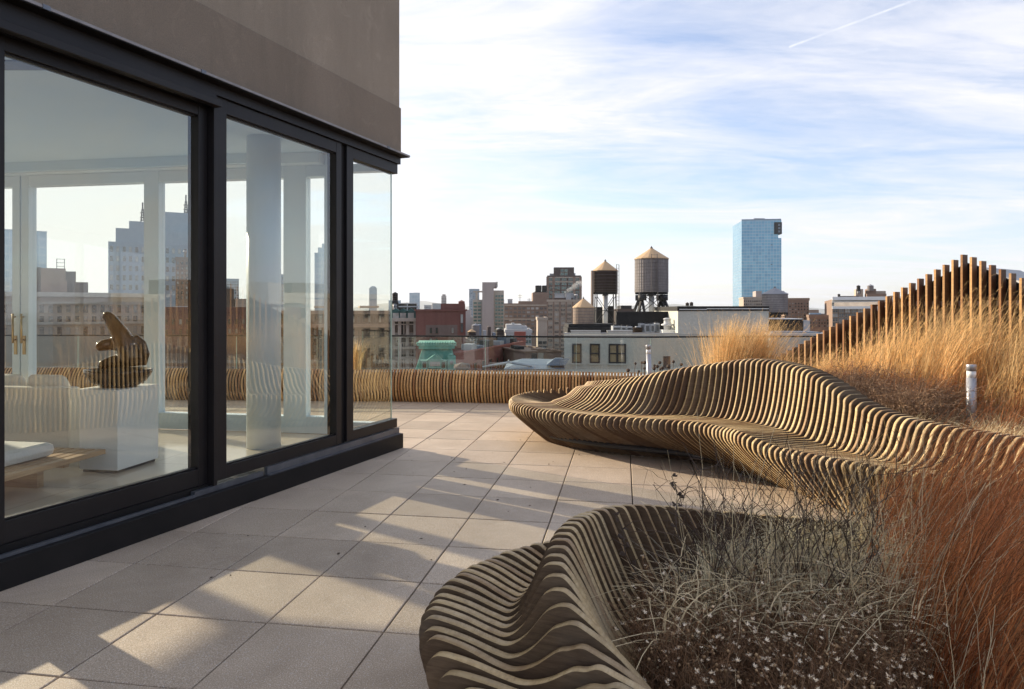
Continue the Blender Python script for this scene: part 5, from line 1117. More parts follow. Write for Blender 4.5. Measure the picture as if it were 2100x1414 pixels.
b = bldg('brownstone_row', 'dark brown brick row with a deep cornice seen through the corner pane', 560, 806, 640, 66, 12, 'f_dark', yaw=0, parapet=0)
bands(b, 'cornice', 'f_brown', (641, 668), .35, .8); grid(b, 22, 646, 664, 1, .42, .75, 'w_dark', 'f_brown'); grid(b, 22, 672, 700, 1, .42, .6, 'w_dark', 'f_brown', 'sash'); grid(b, 22, 704, 745, 2, .42, .6, 'w_dark', 'f_brown', 'sash')
for xa, xb, yt in ((738, 780, 627), (640, 668, 628), (700, 722, 632), (590, 620, 630)): box_part(b, 'roof_house', 'f_tan', lx(b, xa), lx(b, xb), b['h'] + .4, lz(b, yt), 3, 8)

# --- blocks standing to the right of the view; the glass doors mirror them
for i, (X, Y, wd, dp, zt, m, lab) in enumerate(((62, 6, 26, 18, 3.2, 'f_brown', 'brown brick block with a level roof far to the right of the terrace'), (66, 34, 22, 20, 2.4, 'f_red', 'red brick block with a stair bulkhead right of the terrace'),
                                            (90, 62, 26, 24, 3.5, 'f_tan', 'tan block standing behind the slatted screen'), (120, -30, 30, 30, 6, 'f_brown', 'tall brown block behind the photographer to the right'), (150, 14, 24, 24, 4, 'f_brown', 'brown block far to the right of the terrace'))):
    o = empty('side_building', (X, Y, ZG), lab, 'building', local=True); m_ = MB(); m_.box(0, wd, -dp / 2, dp / 2, 0, zt - ZG); m_.build('wall', M[m], o)
    m_ = MB(); m_.box(-.4, .3, -dp / 2 - .2, dp / 2 + .2, zt - ZG + .003, zt - ZG + .8); m_.build('parapet', M['f_cream'], o)
    me = winmesh(1.1, 1.6, 'w_dark', 'f_tan', 'sash')
    for a in range(8):
        for c in range(6):
            o_ = bpy.data.objects.new('window', me); COL.objects.link(o_); o_.parent = o; o_.rotation_euler = (0, 0, R(-90)); o_.location = (0, -dp / 2 + dp * (a + .5) / 8, zt - ZG - 3.2 - c * 3.4)
    m_ = MB(); m_.box(6, 11, -3, 3, zt - ZG + .01, zt - ZG + 2.6); m_.build('roof_house', M['f_dark'], o)

# --- the far city as one mass, and the hills
mb = MB(); rr = random.Random(5); mats = ['f_pale', 'f_pink', 'f_brown', 'f_blue']
mass = [MB() for _ in mats]
for k in range(900):
    Y = rr.choice((rr.uniform(260, 700), rr.uniform(500, 1600), rr.uniform(900, 3200))); r = rr.uniform(-.95, .95); X = r * Y
    ymax = 9 if rr.random() < .07 else 0
    zt = H - Y * rr.uniform(.004, .035) + ymax * Y / F * rr.random(); zt = max(zt, -33 + rr.uniform(2, 9)); wd = rr.uniform(12, 30); dp = rr.uniform(10, 26)
    m_ = mass[rr.randrange(4)]; m_.tint = rr.random(); m_.box(X - wd / 2, X + wd / 2, Y, Y + dp, -35, zt)
    if rr.random() < .6: q = rr.uniform(-.3, .2) * wd; m_.box(X + q, X + q + wd * .25, Y + 2, Y + dp * .6, zt + .01, zt + rr.uniform(1.5, 4))
for m_, n_ in zip(mass, mats):
    ob = m_.build('distant_city', M[n_]); tag(ob, 'hazy mass of far rooftops running to the horizon', 'distant city', kind='stuff')
m_ = MB(); N = 160; vs = []
for ring, (Yh, sc_) in enumerate(((7200, .0), (8200, .75), (9000, 1.0), (11000, .3))):
    for i in range(N):
        X = -10000 + 22000 * i / (N - 1); hgt = (75 + 38 * math.sin(i * .21 + 1) + 26 * math.sin(i * .53) + 12 * math.sin(i * 1.3)) * (.55 + .45 * math.sin(i * .06 + .3) ** 2)
        vs.append((X, Yh, -35 + max(0, hgt * sc_ * 1.35)))
fs = [(r_ * N + i, r_ * N + i + 1, (r_ + 1) * N + i + 1, (r_ + 1) * N + i) for r_ in range(3) for i in range(N - 1)]
M['hill'] = mat('wooded_hills', (.05, .06, .045), (.09, .085, .06), .002, .95)
m_.add(vs, fs, True); tag(m_.build('hills', M['hill']), kind='structure')
# steam
def steam():
    me = MB(); p = at(1152, 609, 152)
    for i in range(26):
        t_ = i / 25; c = (p.x + 4.0 * t_ + rr.uniform(-.2, .2), p.y, p.z + 3.0 * t_ ** .8 + rr.uniform(-.15, .15)); r_ = .18 + .55 * t_ * rr.uniform(.6, 1.1)
        me.lathe([(r_ * math.sin(a), -r_ * math.cos(a)) for a in np.linspace(.15, 3.0, 7)], c, 10)
    m, t = newmat('steam_vapour'); v = t.node('ShaderNodeVolumePrincipled'); v.inputs['Color'].default_value = (1, 1, 1, 1); v.inputs['Density'].default_value = .55; v.inputs['Anisotropy'].default_value = .4
    o_ = t.node('ShaderNodeOutputMaterial'); t.l.new(v.outputs[0], o_.inputs['Volume'])
    tag(me.build('steam', m), 'small plume of white steam drifting above the tan office block', 'steam', kind='stuff')
steam()

# haze
m, t = newmat('haze_air'); v = t.node('ShaderNodeVolumePrincipled'); v.inputs['Color'].default_value = (.86, .92, 1, 1); v.inputs['Density'].default_value = .00011; v.inputs['Anisotropy'].default_value = .2
o_ = t.node('ShaderNodeOutputMaterial'); t.l.new(v.outputs[0], o_.inputs['Volume'])
m_ = MB(); m_.box(-20100, 20100, -2100, 26100, -37, 130); tag(m_.build('haze', m), 'thin bluish air over the whole city', 'haze', kind='stuff')

# ------------------------------------------------------------------ planting
def ribbon_mesh(name, m, P, Wd, tint, parent=None, side=None):
    """P: (n, k, 3) centre lines, Wd: (n, k) half widths; real tapering blades, one quad per step"""
    n, k, _ = P.shape
    yaw = RNG.uniform(0, 2 * np.pi, n); a = np.stack([np.cos(yaw), np.sin(yaw), RNG.uniform(-.3, .3, n)], 1)
    d = P[:, -1] - P[:, 0]; d /= np.linalg.norm(d, axis=1, keepdims=True) + 1e-9
    a -= (a * d).sum(1, keepdims=True) * d; a /= np.linalg.norm(a, axis=1, keepdims=True) + 1e-9
    L_ = P - a[:, None] * Wd[..., None]; R_ = P + a[:, None] * Wd[..., None]
    V = np.stack([L_, R_], 2).reshape(-1, 3)
    base = (np.arange(n) * 2 * k)[:, None]; j = np.arange(k - 1)[None] * 2
    Fc = np.stack([base + j, base + j + 1, base + j + 3, base + j + 2], 2).reshape(-1, 4)
    me = bpy.data.meshes.new(name); me.vertices.add(len(V)); me.vertices.foreach_set('co', V.astype(np.float32).ravel())
    nf = len(Fc); me.loops.add(nf * 4); me.polygons.add(nf); me.loops.foreach_set('vertex_index', Fc.astype(np.int32).ravel())
    me.polygons.foreach_set('loop_start', (np.arange(nf) * 4).astype(np.int32)); me.polygons.foreach_set('loop_total', np.full(nf, 4, np.int32))
    me.update(calc_edges=True); me.materials.append(m)
    at_ = me.attributes.new('tint', 'FLOAT', 'POINT'); at_.data.foreach_set('value', np.repeat(tint, 2 * k).astype(np.float32))
    ob = bpy.data.objects.new(name, me); COL.objects.link(ob)
    if parent is not None: ob.parent = parent; me.transform(Matrix.Translation(-ORG.get(parent.name, Vector((0, 0, 0)))))
    return ob
def arcs(root, h, lean, droop, k=7, wig=0.0):
    """root (n,3), height (n,), lean (n,2) sideways reach at the tip; droop 0..1 bends the tip over"""
    n = len(root); t_ = np.linspace(0, 1, k)[None, :]
    up = h[:, None] * (t_ - droop[:, None] * .55 * t_ ** 3)
    out = t_ ** 1.9
    P = np.zeros((n, k, 3)); P[..., 0] = root[:, 0:1] + lean[:, 0:1] * out; P[..., 1] = root[:, 1:2] + lean[:, 1:2] * out; P[..., 2] = root[:, 2:3] + up
    if wig:
        w_ = RNG.normal(0, wig, (n, k, 3)).cumsum(1); w_ -= w_[:, :1]; P += w_ * h[:, None, None]
    return P
def taper(n, k, w0, w1=.15):
    t_ = np.linspace(0, 1, k)[None]; return (w0[:, None] * (1 - (1 - w1) * t_ ** 1.2)) * np.ones((n, 1))
def tufts(centres, per, spread):
    c = np.repeat(centres, per, 0); r_ = np.abs(RNG.normal(0, spread, len(c))); a = RNG.uniform(0, 2 * np.pi, len(c))
    c = c.copy(); c[:, 0] += r_ * np.cos(a); c[:, 1] += r_ * np.sin(a); return c, np.stack([np.cos(a), np.sin(a)], 1) * (r_ / spread)[:, None]
def plumes(P, tint, num, length, w_, frac=.35, spread=.5):
    """short side hairs on the upper part of each culm"""
    n, k, _ = P.shape; idx = RNG.integers(0, n, num); t_ = 1 - frac * RNG.random(num) ** 1.0
    f = t_ * (k - 1); i0 = np.minimum(f.astype(int), k - 2); fr = (f - i0)[:, None]
    p0 = P[idx, i0] * (1 - fr) + P[idx, i0 + 1] * fr; d = P[idx, i0 + 1] - P[idx, i0]; d /= np.linalg.norm(d, axis=1, keepdims=True) + 1e-9
    v = d + RNG.normal(0, spread, (num, 3)); v /= np.linalg.norm(v, axis=1, keepdims=True); L_ = length * RNG.uniform(.5, 1.3, num)[:, None]
    q = np.stack([p0, p0 + v * L_ * .5, p0 + v * L_ + np.array([0, 0, -.15]) * L_], 1)
    return q, np.full((num, 3), w_) * np.array([[1, .8, .2]]), tint[idx]
def screen_pt(i): return np.array([.3936 * Y0 + .00488 * Y0 * i, Y0 * (1 - .0086 * i)])

# soil beds
m_ = MB(); pl_ = [(x, y) for x, y in BACK[::4]][::-1]
poly = [tuple(BACK[-1]), (6.5, 3.4), (8.2, 6.5)] + [tuple(screen_pt(i) + np.array([.25, .14])) for i in (38, 28, 18, 8, -2)] + [(3.4, 10.88), (2.0, 11.0)] + [tuple(p) for p in BACK[::5]]
m_.prism(poly, .0, .27); tag(m_.build('planting_bed', M['soil']), kind='structure')
m_ = MB(); poly = [tuple(p) for p in NCR[2::3]] + [(3.3, 4.35), (6.0, 3.2), (6.0, .6), (.9, .6), (.8, 1.5)]
m_.prism(poly, .0, .13); tag(m_.build('planting_bed', M['soil']), kind='structure')

BKX = np.array(BACK)
def in_back_bed(x, y):      # beyond the bench crest
    i = np.argmin(np.abs(BKX[:, 1][None] - y[:, None]) + np.abs(BKX[:, 0][None] - x[:, None]) * .5, 1); return i
# golden grass in front of the screen
n = 270; ii = RNG.uniform(7, 44, n); off = RNG.uniform(.18, 1.35, n) ** 1.0
c = np.array([screen_pt(a) for a in ii]); c -= np.array([[.872, .49]]) * off[:, None] * np.interp(ii, [7, 14, 24, 44], [.5, .75, 1.0, 1.2])[:, None]
cen = np.column_stack([c, np.full(n, .26)]); per = 40
root, outw = tufts(cen, per, .04)
hh = np.repeat(np.interp(ii, [7, 11, 15, 19, 24, 44], [.50, .66, 1.0, 1.34, 1.64, 1.66]) * RNG.uniform(.74, 1.08, n), per) * RNG.uniform(.5, 1.05, n * per)
lean = outw * .10 + np.array([[.26, -.03]]) + np.repeat(RNG.normal(0, .09, (n, 2)), per, 0) + RNG.normal(0, .06, (n * per, 2)); lean *= hh[:, None]
P = arcs(root, hh, lean, RNG.uniform(.05, .6, n * per), 7, .008); tn = np.clip(np.repeat(RNG.uniform(.0, .9, n), per) + RNG.normal(0, .25, n * per), 0, 1)
o_ = ribbon_mesh('golden_grass', M['gold_grass'], P, taper(n * per, 7, RNG.uniform(.0011, .0042, n * per)), tn); tag(o_, 'tall golden grass swaying in front of the slatted screen', 'grass', kind='stuff')
q, wq, tq = plumes(P, tn, 42000, .060, .0014, .4, .45); o_ = ribbon_mesh('golden_grass_plumes', M['gold_grass'], q, wq, tq); tag(o_, 'feathery golden seed plumes on the tall grass by the screen', 'grass', kind='stuff')
n = 130; ii = RNG.uniform(16, 44, n); off = RNG.uniform(.9, 2.1, n); c = np.array([screen_pt(a) for a in ii]) - np.array([[.872, .49]]) * off[:, None]
kp = ~((np.abs(c[:, 0] / c[:, 1] - .66) < .045) & (c[:, 1] < 7.05)); c = c[kp]; n = len(c)
per = 34; root, outw = tufts(np.column_stack([c, np.full(n, .26)]), per, .045); hh = np.repeat(RNG.uniform(.45, 1.0, n), per) * RNG.uniform(.5, 1.05, n * per); lean = (outw * .14 + np.array([[.22, 0]]) + RNG.normal(0, .10, (n * per, 2))) * hh[:, None]
P = arcs(root, hh, lean, RNG.uniform(.1, .9, n * per), 7, .014); tn = RNG.uniform(0, 1, n * per); tag(ribbon_mesh('russet_grass', M['rust_grass'], P, taper(n * per, 7, RNG.uniform(.0010, .0034, n * per)), tn), 'shaggy russet grass at the foot of the golden grass', 'grass', kind='stuff')
q, wq, tq = plumes(P, tn, 16000, .045, .0016, .7, .8); tag(ribbon_mesh('russet_seed_heads', M['brown_twig'], q, wq, tq), 'brown seed heads tangled in the russet grass', 'seed heads', kind='stuff')
# a tall clump behind the crest of the bench
def clump(name, label, x, y, r_, h_, num, m, lean_, w_=.0016, z=.26, plume=0, drp=(.0, .4), cat='grass clump', wig=.006, group=None, k=7):
    e = empty(name, (x, y, z), label, cat, group); rt, ow = tufts(np.array([[x, y, z]]), num, r_)
    ht = h_ * RNG.uniform(.55, 1.05, num); ln = (ow * .13 + np.array([lean_]) + RNG.normal(0, .07, (num, 2))) * ht[:, None]
    P = arcs(rt, ht, ln, RNG.uniform(drp[0], drp[1], num), k, wig); tn = RNG.uniform(0, 1, num)
    ribbon_mesh('blades', M[m], P, taper(num, k, RNG.uniform(w_ * .6, w_ * 1.3, num)), tn, e)['kind'] = 'stuff'
    if plume: q, wq, tq = plumes(P, tn, plume, .05, .0011, .35, .5); ribbon_mesh('seed_plumes', M[m], q, wq, tq, e)['kind'] = 'stuff'
    return e
clump('grass_clump', 'left half of the upright golden clump rising behind the bench crest', 2.72, 8.75, .13, 1.28, 2300, 'gold_grass', (.10, 0), .0021, plume=7000)
clump('grass_clump', 'right half of the golden clump behind the bench crest, leaning right', 3.08, 8.8, .15, 1.26, 2300, 'gold_grass', (.16, 0), .0021, plume=7000)
clump('grass_clump', 'sparse low golden tuft at the foot of the slatted screen', 3.55, 9.3, .16, .75, 700, 'gold_grass', (.3, 0), .0018, plume=1500)
clump('grass_clump', 'thin golden tuft leaning out before the shortest screen slats', 4.05, 9.1, .18, .85, 700, 'gold_grass', (.3, 0), .0018, plume=1500)
# small clump standing alone behind the slatted edge, seen through the corner pane
clump('grass_clump', 'small dry grass tuft behind the slatted edge seen through the corner pane', -2.75, 11.95, .05, .62, 260, 'gold_grass', (.05, 0), .003, z=.48)
# brown twiggy shrubs between bench and screen
def shrub(label, x, y, r_, h_, num, m='brown_twig', z=.26, w_=.0017):
    e = empty('twiggy_shrub', (x, y, z), label, 'shrub', 'dry shrubs behind the bench')
    rt = np.column_stack([x + RNG.normal(0, r_ * .45, num), y + RNG.normal(0, r_ * .45, num), z + RNG.random(num) * h_ * .55]); ht = h_ * RNG.uniform(.2, .55, num)
    ln = (rt[:, :2] - np.array([[x, y]])) * .6 + RNG.normal(0, r_ * .35, (num, 2)); P = arcs(rt, ht, ln, RNG.uniform(0, .9, num), 8, .035)
    ribbon_mesh('twigs', M[m], P, taper(num, 8, RNG.uniform(w_ * .5, w_ * 1.4, num), .4), RNG.uniform(0, 1, num), e)['kind'] = 'stuff'
    q, wq, tq = plumes(P, RNG.uniform(0, 1, num), num * 5, .028, .0032, .9, 1.2); ribbon_mesh('dry_leaves', M[m], q, wq, tq, e)['kind'] = 'stuff'
for (x, y, r_, h_, lab) in ((3.35, 7.75, .34, .72, 'leftmost brown twiggy shrub just behind the bench crest'), (3.85, 7.6, .36, .74, 'brown twiggy shrub left of the middle behind the falling bench back'), (4.05, 7.0, .34, .60, 'low brown twiggy shrub close behind the bench back'),
                            (4.45, 7.35, .36, .66, 'brown twiggy shrub between golden grass and bench back'), (4.3, 8.1, .40, .72, 'brown twiggy shrub nearest the screen slats')): shrub(lab, x, y, r_, h_, 1500)
# low straw grass round the right bollard and the end of the bench
n = 150; cx_ = RNG.uniform(3.9, 6.2, n); cy_ = RNG.uniform(5.4, 7.6, n); keep = (cx_ > np.interp(cy_, [4.0, 5.2, 6.0, 6.6, 7.6], [4.5, 4.15, 3.9, 3.7, 3.6])); keep &= ~((np.abs(cx_ / cy_ - .67) < .03) & (cy_ < 7.0) & (cy_ > 6.3)); cen = np.column_stack([cx_, cy_, np.full(n, .26)])[keep]; n = len(cen); per = 75
root, outw = tufts(cen, per, .07); hh = RNG.uniform(.16, .50, n * per); lean = outw * .18 + RNG.normal(0, .09, (n * per, 2))
P = arcs(root, hh, lean, RNG.uniform(.4, 1.3, n * per), 6, .01); tag(ribbon_mesh('straw_grass', M['straw'], P, taper(n * per, 6, RNG.uniform(.0013, .0034, n * per)), RNG.uniform(.3, 1, n * per)), 'low straw coloured grass around the right bollard light', 'grass', kind='stuff')
# general low dry litter over the back bed
n = 9000; ii = RNG.uniform(-2, 44, n); o1 = RNG.uniform(.1, 3.2, n); c = np.array([screen_pt(a) for a in ii]) - np.array([[.872, .49]]) * o1[:, None]
cb = np.interp(c[:, 1], BKX[::-1, 1], BKX[::-1, 0]); keep = c[:, 0] > np.maximum(cb + .04, 2.2); c = c[keep]; n = len(c)
P = arcs(np.column_stack([c, np.full(n, .26)]), RNG.uniform(.08, .34, n), RNG.normal(0, .1, (n, 2)), RNG.uniform(.2, 1.4, n), 6, .03); tag(ribbon_mesh('dry_ground_cover', M['brown_twig'], P, taper(n, 6, RNG.uniform(.001, .003, n)), RNG.uniform(.3, 1, n)), 'dry brown ground cover under the shrubs and grass', 'ground cover', kind='stuff')
# red dogwood-like shoots
e = None
for (x, y, h_, num, lab) in ((3.9, 8.3, .78, 20, 'thin red shoots in front of the short screen slats'), (5.3, 7.3, .95, 26, 'thin red shoots in the golden grass left of the right bollard'), (5.75, 7.6, .85, 22, 'thin red shoots in the golden grass above the right bollard')):
    e = empty('red_twigged_shrub', (x, y, .26), lab, 'shrub', 'red stemmed shrubs in the bed')
    rt, ow = tufts(np.array([[x, y, .26]]), num, .12); P = arcs(rt, h_ * RNG.uniform(.6, 1, num), ow * .2 + RNG.normal(0, .08, (num, 2)), RNG.uniform(0, .3, num), 9, .012)
    ribbon_mesh('stems', M['red_twig'], P, taper(num, 9, np.full(num, .0042), .3), RNG.uniform(0, 1, num), e); q, wq, tq = plumes(P, np.full(num, .5), num * 7, .12, .0022, .7, .5); ribbon_mesh('side_shoots', M['red_twig'], q, wq, tq, e)
# coneflower seed heads behind the far part of the bench
for px, py in ((1303, 746), (1316.5, 744), (1321.5, 756), (1322, 744), (1342, 750), (1348, 752), (1353, 744), (1354, 757.5), (1358, 755.5), (1341.5, 756), (1381, 742), (1397, 748), (1310, 762), (1371, 752), (1288, 760)):
    p = at(px, py, 9.4 + rr.uniform(-.2, .5)); bx_ = p.x + rr.uniform(-.07, .07)
    e = empty('coneflower', (bx_, p.y, .26), 'dead coneflower stalk with a round black seed head behind the bench', 'dried flower', 'dead coneflowers beside the slim bollard')
    m_ = MB(); m_.tube([(bx_, p.y, .26), ((bx_ + p.x) / 2 + rr.uniform(-.02, .02), p.y, (.26 + p.z) / 2), (p.x, p.y, p.z - .01)], .004, 5); m_.build('stalk', M['twig'], e)
    m_ = MB(); r_ = rr.uniform(.016, .027); m_.lathe([(r_ * math.sin(a) * (1 + .16 * (i % 2)), -r_ * math.cos(a)) for i, a in enumerate(np.linspace(.1, 3.05, 8))], tuple(p), 9, smooth=False); m_.build('seed_head', M['twig'], e)

# ---- foreground planter
def bed(x0, x1, y0, y1, num, z=.12):       # columns x given as X/Y ratios so that the bed fans with the rim
    y = RNG.uniform(y0, y1, num); r_ = RNG.uniform(x0, x1, num); return np.column_stack([r_ * y, y, np.full(num, z)])
NC_ = np.array(NCR)
def inside(p, k=.02):
    xr = np.interp(p[:, 1], NC_[:, 1], NC_[:, 0]); return p[:, 0] > xr + k
# silver green fescue-like tufts
cen = [(.95, 3.25), (1.12, 3.05), (1.25, 3.35), (1.42, 3.1), (1.5, 3.45), (1.62, 3.25), (.85, 2.95), (1.3, 2.8), (1.72, 3.6), (1.05, 3.5), (1.9, 3.4), (1.75, 3.0), (1.95, 3.8), (1.45, 3.7)]
labs = ['silver green tuft nearest the curled wooden rim', 'silver green tuft in the middle of the foreground planter']
cn = np.array([(x, y, .12) for x, y in cen]); per = 105; root, outw = tufts(cn, per, .040)
hh = RNG.uniform(.22, .56, len(root)); lean = outw * .26 + RNG.normal(0, .10, (len(root), 2)) + np.array([[.05, 0]])
P = arcs(root, hh, lean, RNG.uniform(.2, 1.25, len(root)), 8, .006); tag(ribbon_mesh('silver_green_grass', M['silver_grass'], P, taper(len(root), 8, RNG.uniform(.0018, .0046, len(root)), .1), RNG.uniform(.1, 1, len(root))), 'arching silver green grass in the middle of the foreground planter', 'grass', kind='stuff')
# flattened pale straw over it
rt = bed(.16, .60, 2.5, 3.9, 1500, .2); rt[:, 2] = RNG.uniform(.15, .42, len(rt)); rt = rt[inside(rt, .10)]
P = arcs(rt, RNG.uniform(.04, .22, len(rt)), RNG.normal(0, .22, (len(rt), 2)), RNG.uniform(.6, 1.6, len(rt)), 8, .02); tag(ribbon_mesh('fallen_straw', M['straw'], P, taper(len(rt), 8, RNG.uniform(.0014, .0036, len(rt)), .3), RNG.uniform(.2, 1, len(rt))), 'tangle of fallen pale straw in the foreground planter', 'straw', kind='stuff')
# rust red bluestem
n = 210; yy = RNG.uniform(1.75, 4.4, n); rr_ = RNG.uniform(.52, 1.0, n); cn = np.column_stack([rr_ * yy, yy, np.full(n, .12)]); wl_ = cn[:, 0] > 1.30 + (yy - 2) * .30; cn = cn[wl_]; yy = yy[wl_]; n = len(cn); per = 25
root, outw = tufts(cn, per, .055); hh = np.repeat(RNG.uniform(.62, .98, n), per) * RNG.uniform(.45, 1.08, n * per)
lean = (outw * .09 + np.array([[.42, .03]]) + np.repeat(RNG.normal(0, .06, (n, 2)), per, 0) + RNG.normal(0, .05, (n * per, 2))) * hh[:, None]
P = arcs(root, hh, lean, RNG.uniform(0, .25, n * per), 8, .005); tn = np.clip(np.repeat(RNG.uniform(.0, .9, n), per) + RNG.normal(0, .25, n * per), 0, 1)
tag(ribbon_mesh('rust_grass', M['rust_grass'], P, taper(n * per, 8, RNG.uniform(.0008, .0027, n * per), .3), tn), 'tall rust red grass leaning right in the foreground planter', 'grass', kind='stuff')
q, wq, tq = plumes(P, tn, 34000, .045, .0010, .6, .40); tag(ribbon_mesh('rust_grass_plumes', M['rust_grass'], q, wq, tq), 'fine rust seed hairs on the foreground grass', 'grass', kind='stuff')
rt = bed(.56, 1.0, 1.8, 4.2, 900, .12); rt = rt[rt[:, 0] > 1.3 + (rt[:, 1] - 2) * .3]; num = len(rt); P = arcs(rt, RNG.uniform(.25, .95, num), RNG.normal(0, .13, (num, 2)) + np.array([[.2, 0]]), RNG.uniform(0, 1.0, num), 8, .01)
tag(ribbon_mesh('straw_stems', M['straw'], P, taper(num, 8, RNG.uniform(.0009, .0026, num), .3), RNG.uniform(.1, .8, num)), 'pale straw stems mixed through the rust red grass', 'dry stems', kind='stuff')
# tan stems standing among it, thin and straight
rt = bed(.26, .62, 2.8, 4.4, 210, .12); rt = rt[inside(rt, .1)]; num = len(rt); hh = RNG.uniform(.40, .98, num)
P = arcs(rt, hh, RNG.normal(0, .16, (num, 2)) + np.array([[.06, 0]]), RNG.uniform(0, .3, num), 8, .006); tag(ribbon_mesh('tan_stems', M['straw'], P, taper(num, 8, RNG.uniform(.0014, .0030, num), .3), RNG.uniform(.2, .9, num)), 'thin straight tan stems rising in front of the long bench', 'dry stems', kind='stuff')
rt = bed(.46, .66, 3.6, 4.9, 230, .12); num = len(rt); P = arcs(rt, RNG.uniform(.4, .8, num), RNG.normal(0, .2, (num, 2)), RNG.uniform(.1, .8, num), 8, .008); tag(ribbon_mesh('tan_stems', M['gold_grass'], P, taper(num, 8, RNG.uniform(.0015, .0026, num), .3), RNG.uniform(.0, .5, num)), 'bunched golden stems before the right half of the bench', 'dry stems', kind='stuff')
# dark wiry tangle behind the rim
rt = bed(.22, .54, 2.8, 3.9, 210, .12); rt = rt[inside(rt, .06)]; num = len(rt)
P = arcs(rt, RNG.uniform(.45, .92, num), RNG.normal(0, .20, (num, 2)), RNG.uniform(0, .4, num), 14, .028); o_ = ribbon_mesh('wiry_stems', M['twig'], P, taper(num, 14, np.full(num, .0030), .4), RNG.uniform(0, 1, num)); tag(o_, 'dark wiry tangle of stems standing at the back of the foreground planter', 'dry stems', kind='stuff')
q, wq, tq = plumes(P, np.full(num, .5), num * 9, .13, .0013, .8, .7); tag(ribbon_mesh('wiry_side_stems', M['twig'], q, wq, tq), 'fine dark side shoots of the wiry tangle', 'dry stems', kind='stuff')
# two curling dark sprigs leaning over the rim
for (x0, y0, tip, lab) in ((.62, 3.0, (-.16, .15, .62), 'dark curling sprig with dry leaves hanging over the left of the rim'), (.82, 3.1, (-.02, .35, .72), 'dark branching sprig rising before the curled rim'), (.98, 3.3, (-.1, .5, .60), 'dark thin sprig over the back of the rim')):
    e = empty('dry_sprig', (x0, y0, .2), lab, 'dry sprig', 'dark sprigs at the rim of the foreground planter')
    m_ = MB(); pts = [(x0 + tip[0] * t_ + .02 * math.sin(9 * t_), y0 + tip[1] * t_ + .01 * math.cos(7 * t_), .2 + (tip[2] - .2) * t_ ** .8) for t_ in np.linspace(0, 1, 12)]
    m_.tube(pts, [.0045 - .0028 * i / 11 for i in range(12)], 5)
    for k in range(3, 11, 2):
        s = 1 if k % 4 == 1 else -1; b_ = pts[k]; m_.tube([b_, (b_[0] + s * .05, b_[1] + .01, b_[2] + .03), (b_[0] + s * .09, b_[1], b_[2] + .02 + .02 * s), (b_[0] + s * .115, b_[1], b_[2] - .005)], [.0022, .0018, .0013, .0008], 4)
    m_.build('stem', M['twig'], e)
    for k in range(2, 12):
        m_ = MB(); b_ = pts[k]; s = 1 if k % 2 else -1; c = (b_[0] + s * .018, b_[1], b_[2] + .006)
        for j in range(3): a = rr.uniform(0, 6.28); m_.add([b_, (c[0] + .008 * math.cos(a), c[1] + .006, c[2] + .01 * math.sin(a)), (c[0] + .014 * math.cos(a + 1), c[1] - .004, c[2] + .014 * math.sin(a + 1)), (c[0] + .005, c[1] - .008, c[2] - .008)], [(0, 1, 2), (0, 2, 3), (0, 3, 1), (1, 3, 2)])
        m_.build('dry_leaf', M['twig'], e)
# brown aster mass with white fluffy seed heads
rt = bed(.03, .60, 1.65, 3.15, 10500, .12); rt = rt[inside(rt, .02)]; d_ = RNG.random(len(rt)); rt = rt[d_ < np.interp(rt[:, 1], [1.6, 2.5, 3.15], [1, .95, .25])]; num = len(rt)
rt[:, 2] += RNG.random(num) * .14; hh = RNG.uniform(.10, .27, num); P = arcs(rt, hh, RNG.normal(0, .07, (num, 2)), RNG.uniform(0, .5, num), 6, .03); tn = RNG.uniform(0, 1, num)
tag(ribbon_mesh('brown_asters', M['aster'], P, taper(num, 6, RNG.uniform(.0006, .0019, num), .5), tn), 'mass of brown twiggy dead asters filling the front of the foreground planter', 'dead asters', kind='stuff')
q, wq, tq = plumes(P, tn, 45000, .026, .0011, .8, .9); tag(ribbon_mesh('brown_aster_twigs', M['aster'], q, wq, tq * .7), 'finest brown side twigs of the dead asters', 'dead asters', kind='stuff')
hd = RNG.choice(num, 800, replace=False); tips = P[hd, -1]; sel = (tips[:, 2] > .30); tips = tips[sel]; stars = []; wst = []; tst = []
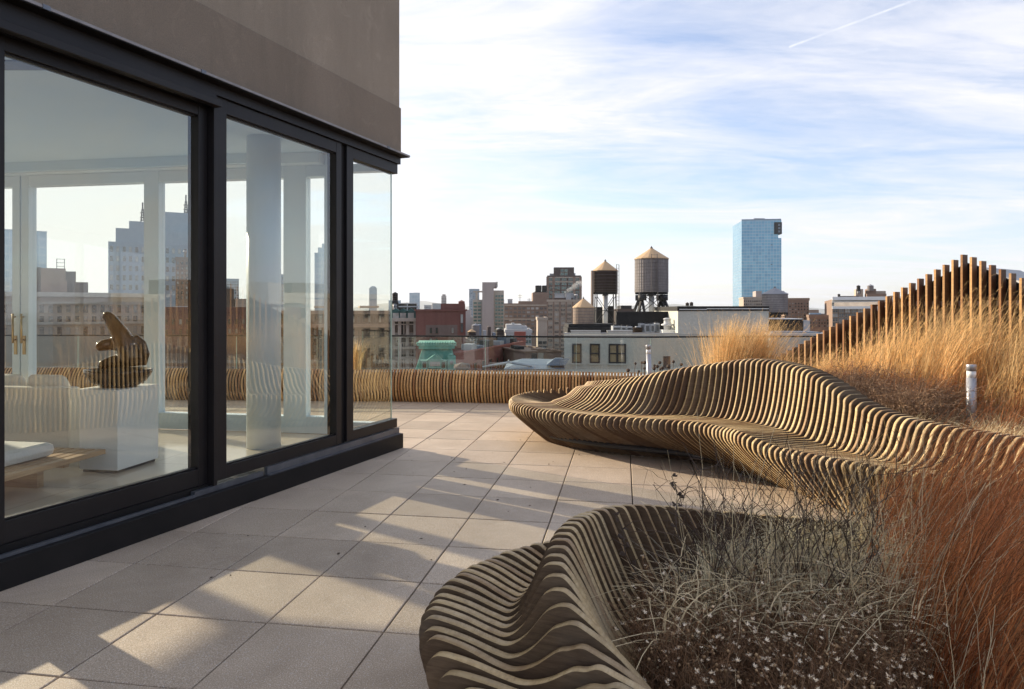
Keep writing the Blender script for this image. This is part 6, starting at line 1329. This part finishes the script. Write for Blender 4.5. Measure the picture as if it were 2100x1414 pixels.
for p in tips:
    R_ = rr.uniform(.0055, .0105); N_ = 11; ax = np.array([rr.uniform(-.5, .5), rr.uniform(-.7, .2), 1.0]); ax /= np.linalg.norm(ax); u_ = np.cross(ax, [0, 1, 0]); u_ /= np.linalg.norm(u_); v_ = np.cross(ax, u_)
    for j in range(N_):
        a = 2 * math.pi * (j + rr.random() * .6) / N_; d_ = u_ * math.cos(a) + v_ * math.sin(a) + ax * rr.uniform(.1, .9); stars.append([p, p + d_ * R_ * .55, p + d_ * R_]); wst.append([.0011, .0016, .0004]); tst.append(rr.uniform(.2, 1))
tag(ribbon_mesh('aster_seed_heads', M['seed'], np.array(stars), np.array(wst), np.array(tst)), 'tiny white starry seed heads scattered over the dead asters', 'seed heads', kind='stuff')
bd = RNG.choice(num, 800, replace=False); m_ = MB()
for p in P[bd, -1]:
    if p[2] > .27: r_ = rr.uniform(.0035, .0065); m_.tint = rr.random(); m_.lathe([(r_ * .3, -r_), (r_, -r_ * .2), (r_ * .9, r_ * .4), (r_ * .3, r_)], tuple(p), 6)
tag(m_.build('aster_buds', M['bud']), 'small round tan buds among the dead asters', 'buds', kind='stuff')
# dark litter on the soil
rt = bed(.05, 1.0, 1.6, 4.4, 9000, .12); rt = rt[inside(rt, .0)]; num = len(rt); P = arcs(rt, RNG.uniform(.03, .14, num), RNG.normal(0, .06, (num, 2)), RNG.uniform(.2, 1.5, num), 6, .03)
tag(ribbon_mesh('dry_ground_cover', M['aster'], P, taper(num, 6, RNG.uniform(.0008, .002, num), .5), RNG.uniform(0, .8, num)), 'dry brown litter covering the foreground planter soil', 'ground cover', kind='stuff')

# blown leaf scraps on the deck
m_ = MB(); r9 = random.Random(3)
for k in range(46):
    Y = r9.choice((r9.uniform(3.2, 7.5), r9.uniform(6.5, 10.5))); X = r9.uniform(-.16, .14) * Y if Y > 5 else r9.uniform(-.45, -.08) * Y
    a = r9.uniform(0, 6.28); l_ = r9.uniform(.006, .020); w_ = l_ * r9.uniform(.2, .6); ca, sa = math.cos(a), math.sin(a); z = .004
    m_.add([(X - ca * l_, Y - sa * l_, z), (X - sa * w_, Y + ca * w_, z + .006), (X + ca * l_, Y + sa * l_, z + .003), (X + sa * w_, Y - ca * w_, z + .001)], [(0, 1, 2, 3)])
tag(m_.build('leaf_litter', M['twig']), 'few tiny dry leaf scraps blown over the pavers', 'leaf litter', kind='stuff')
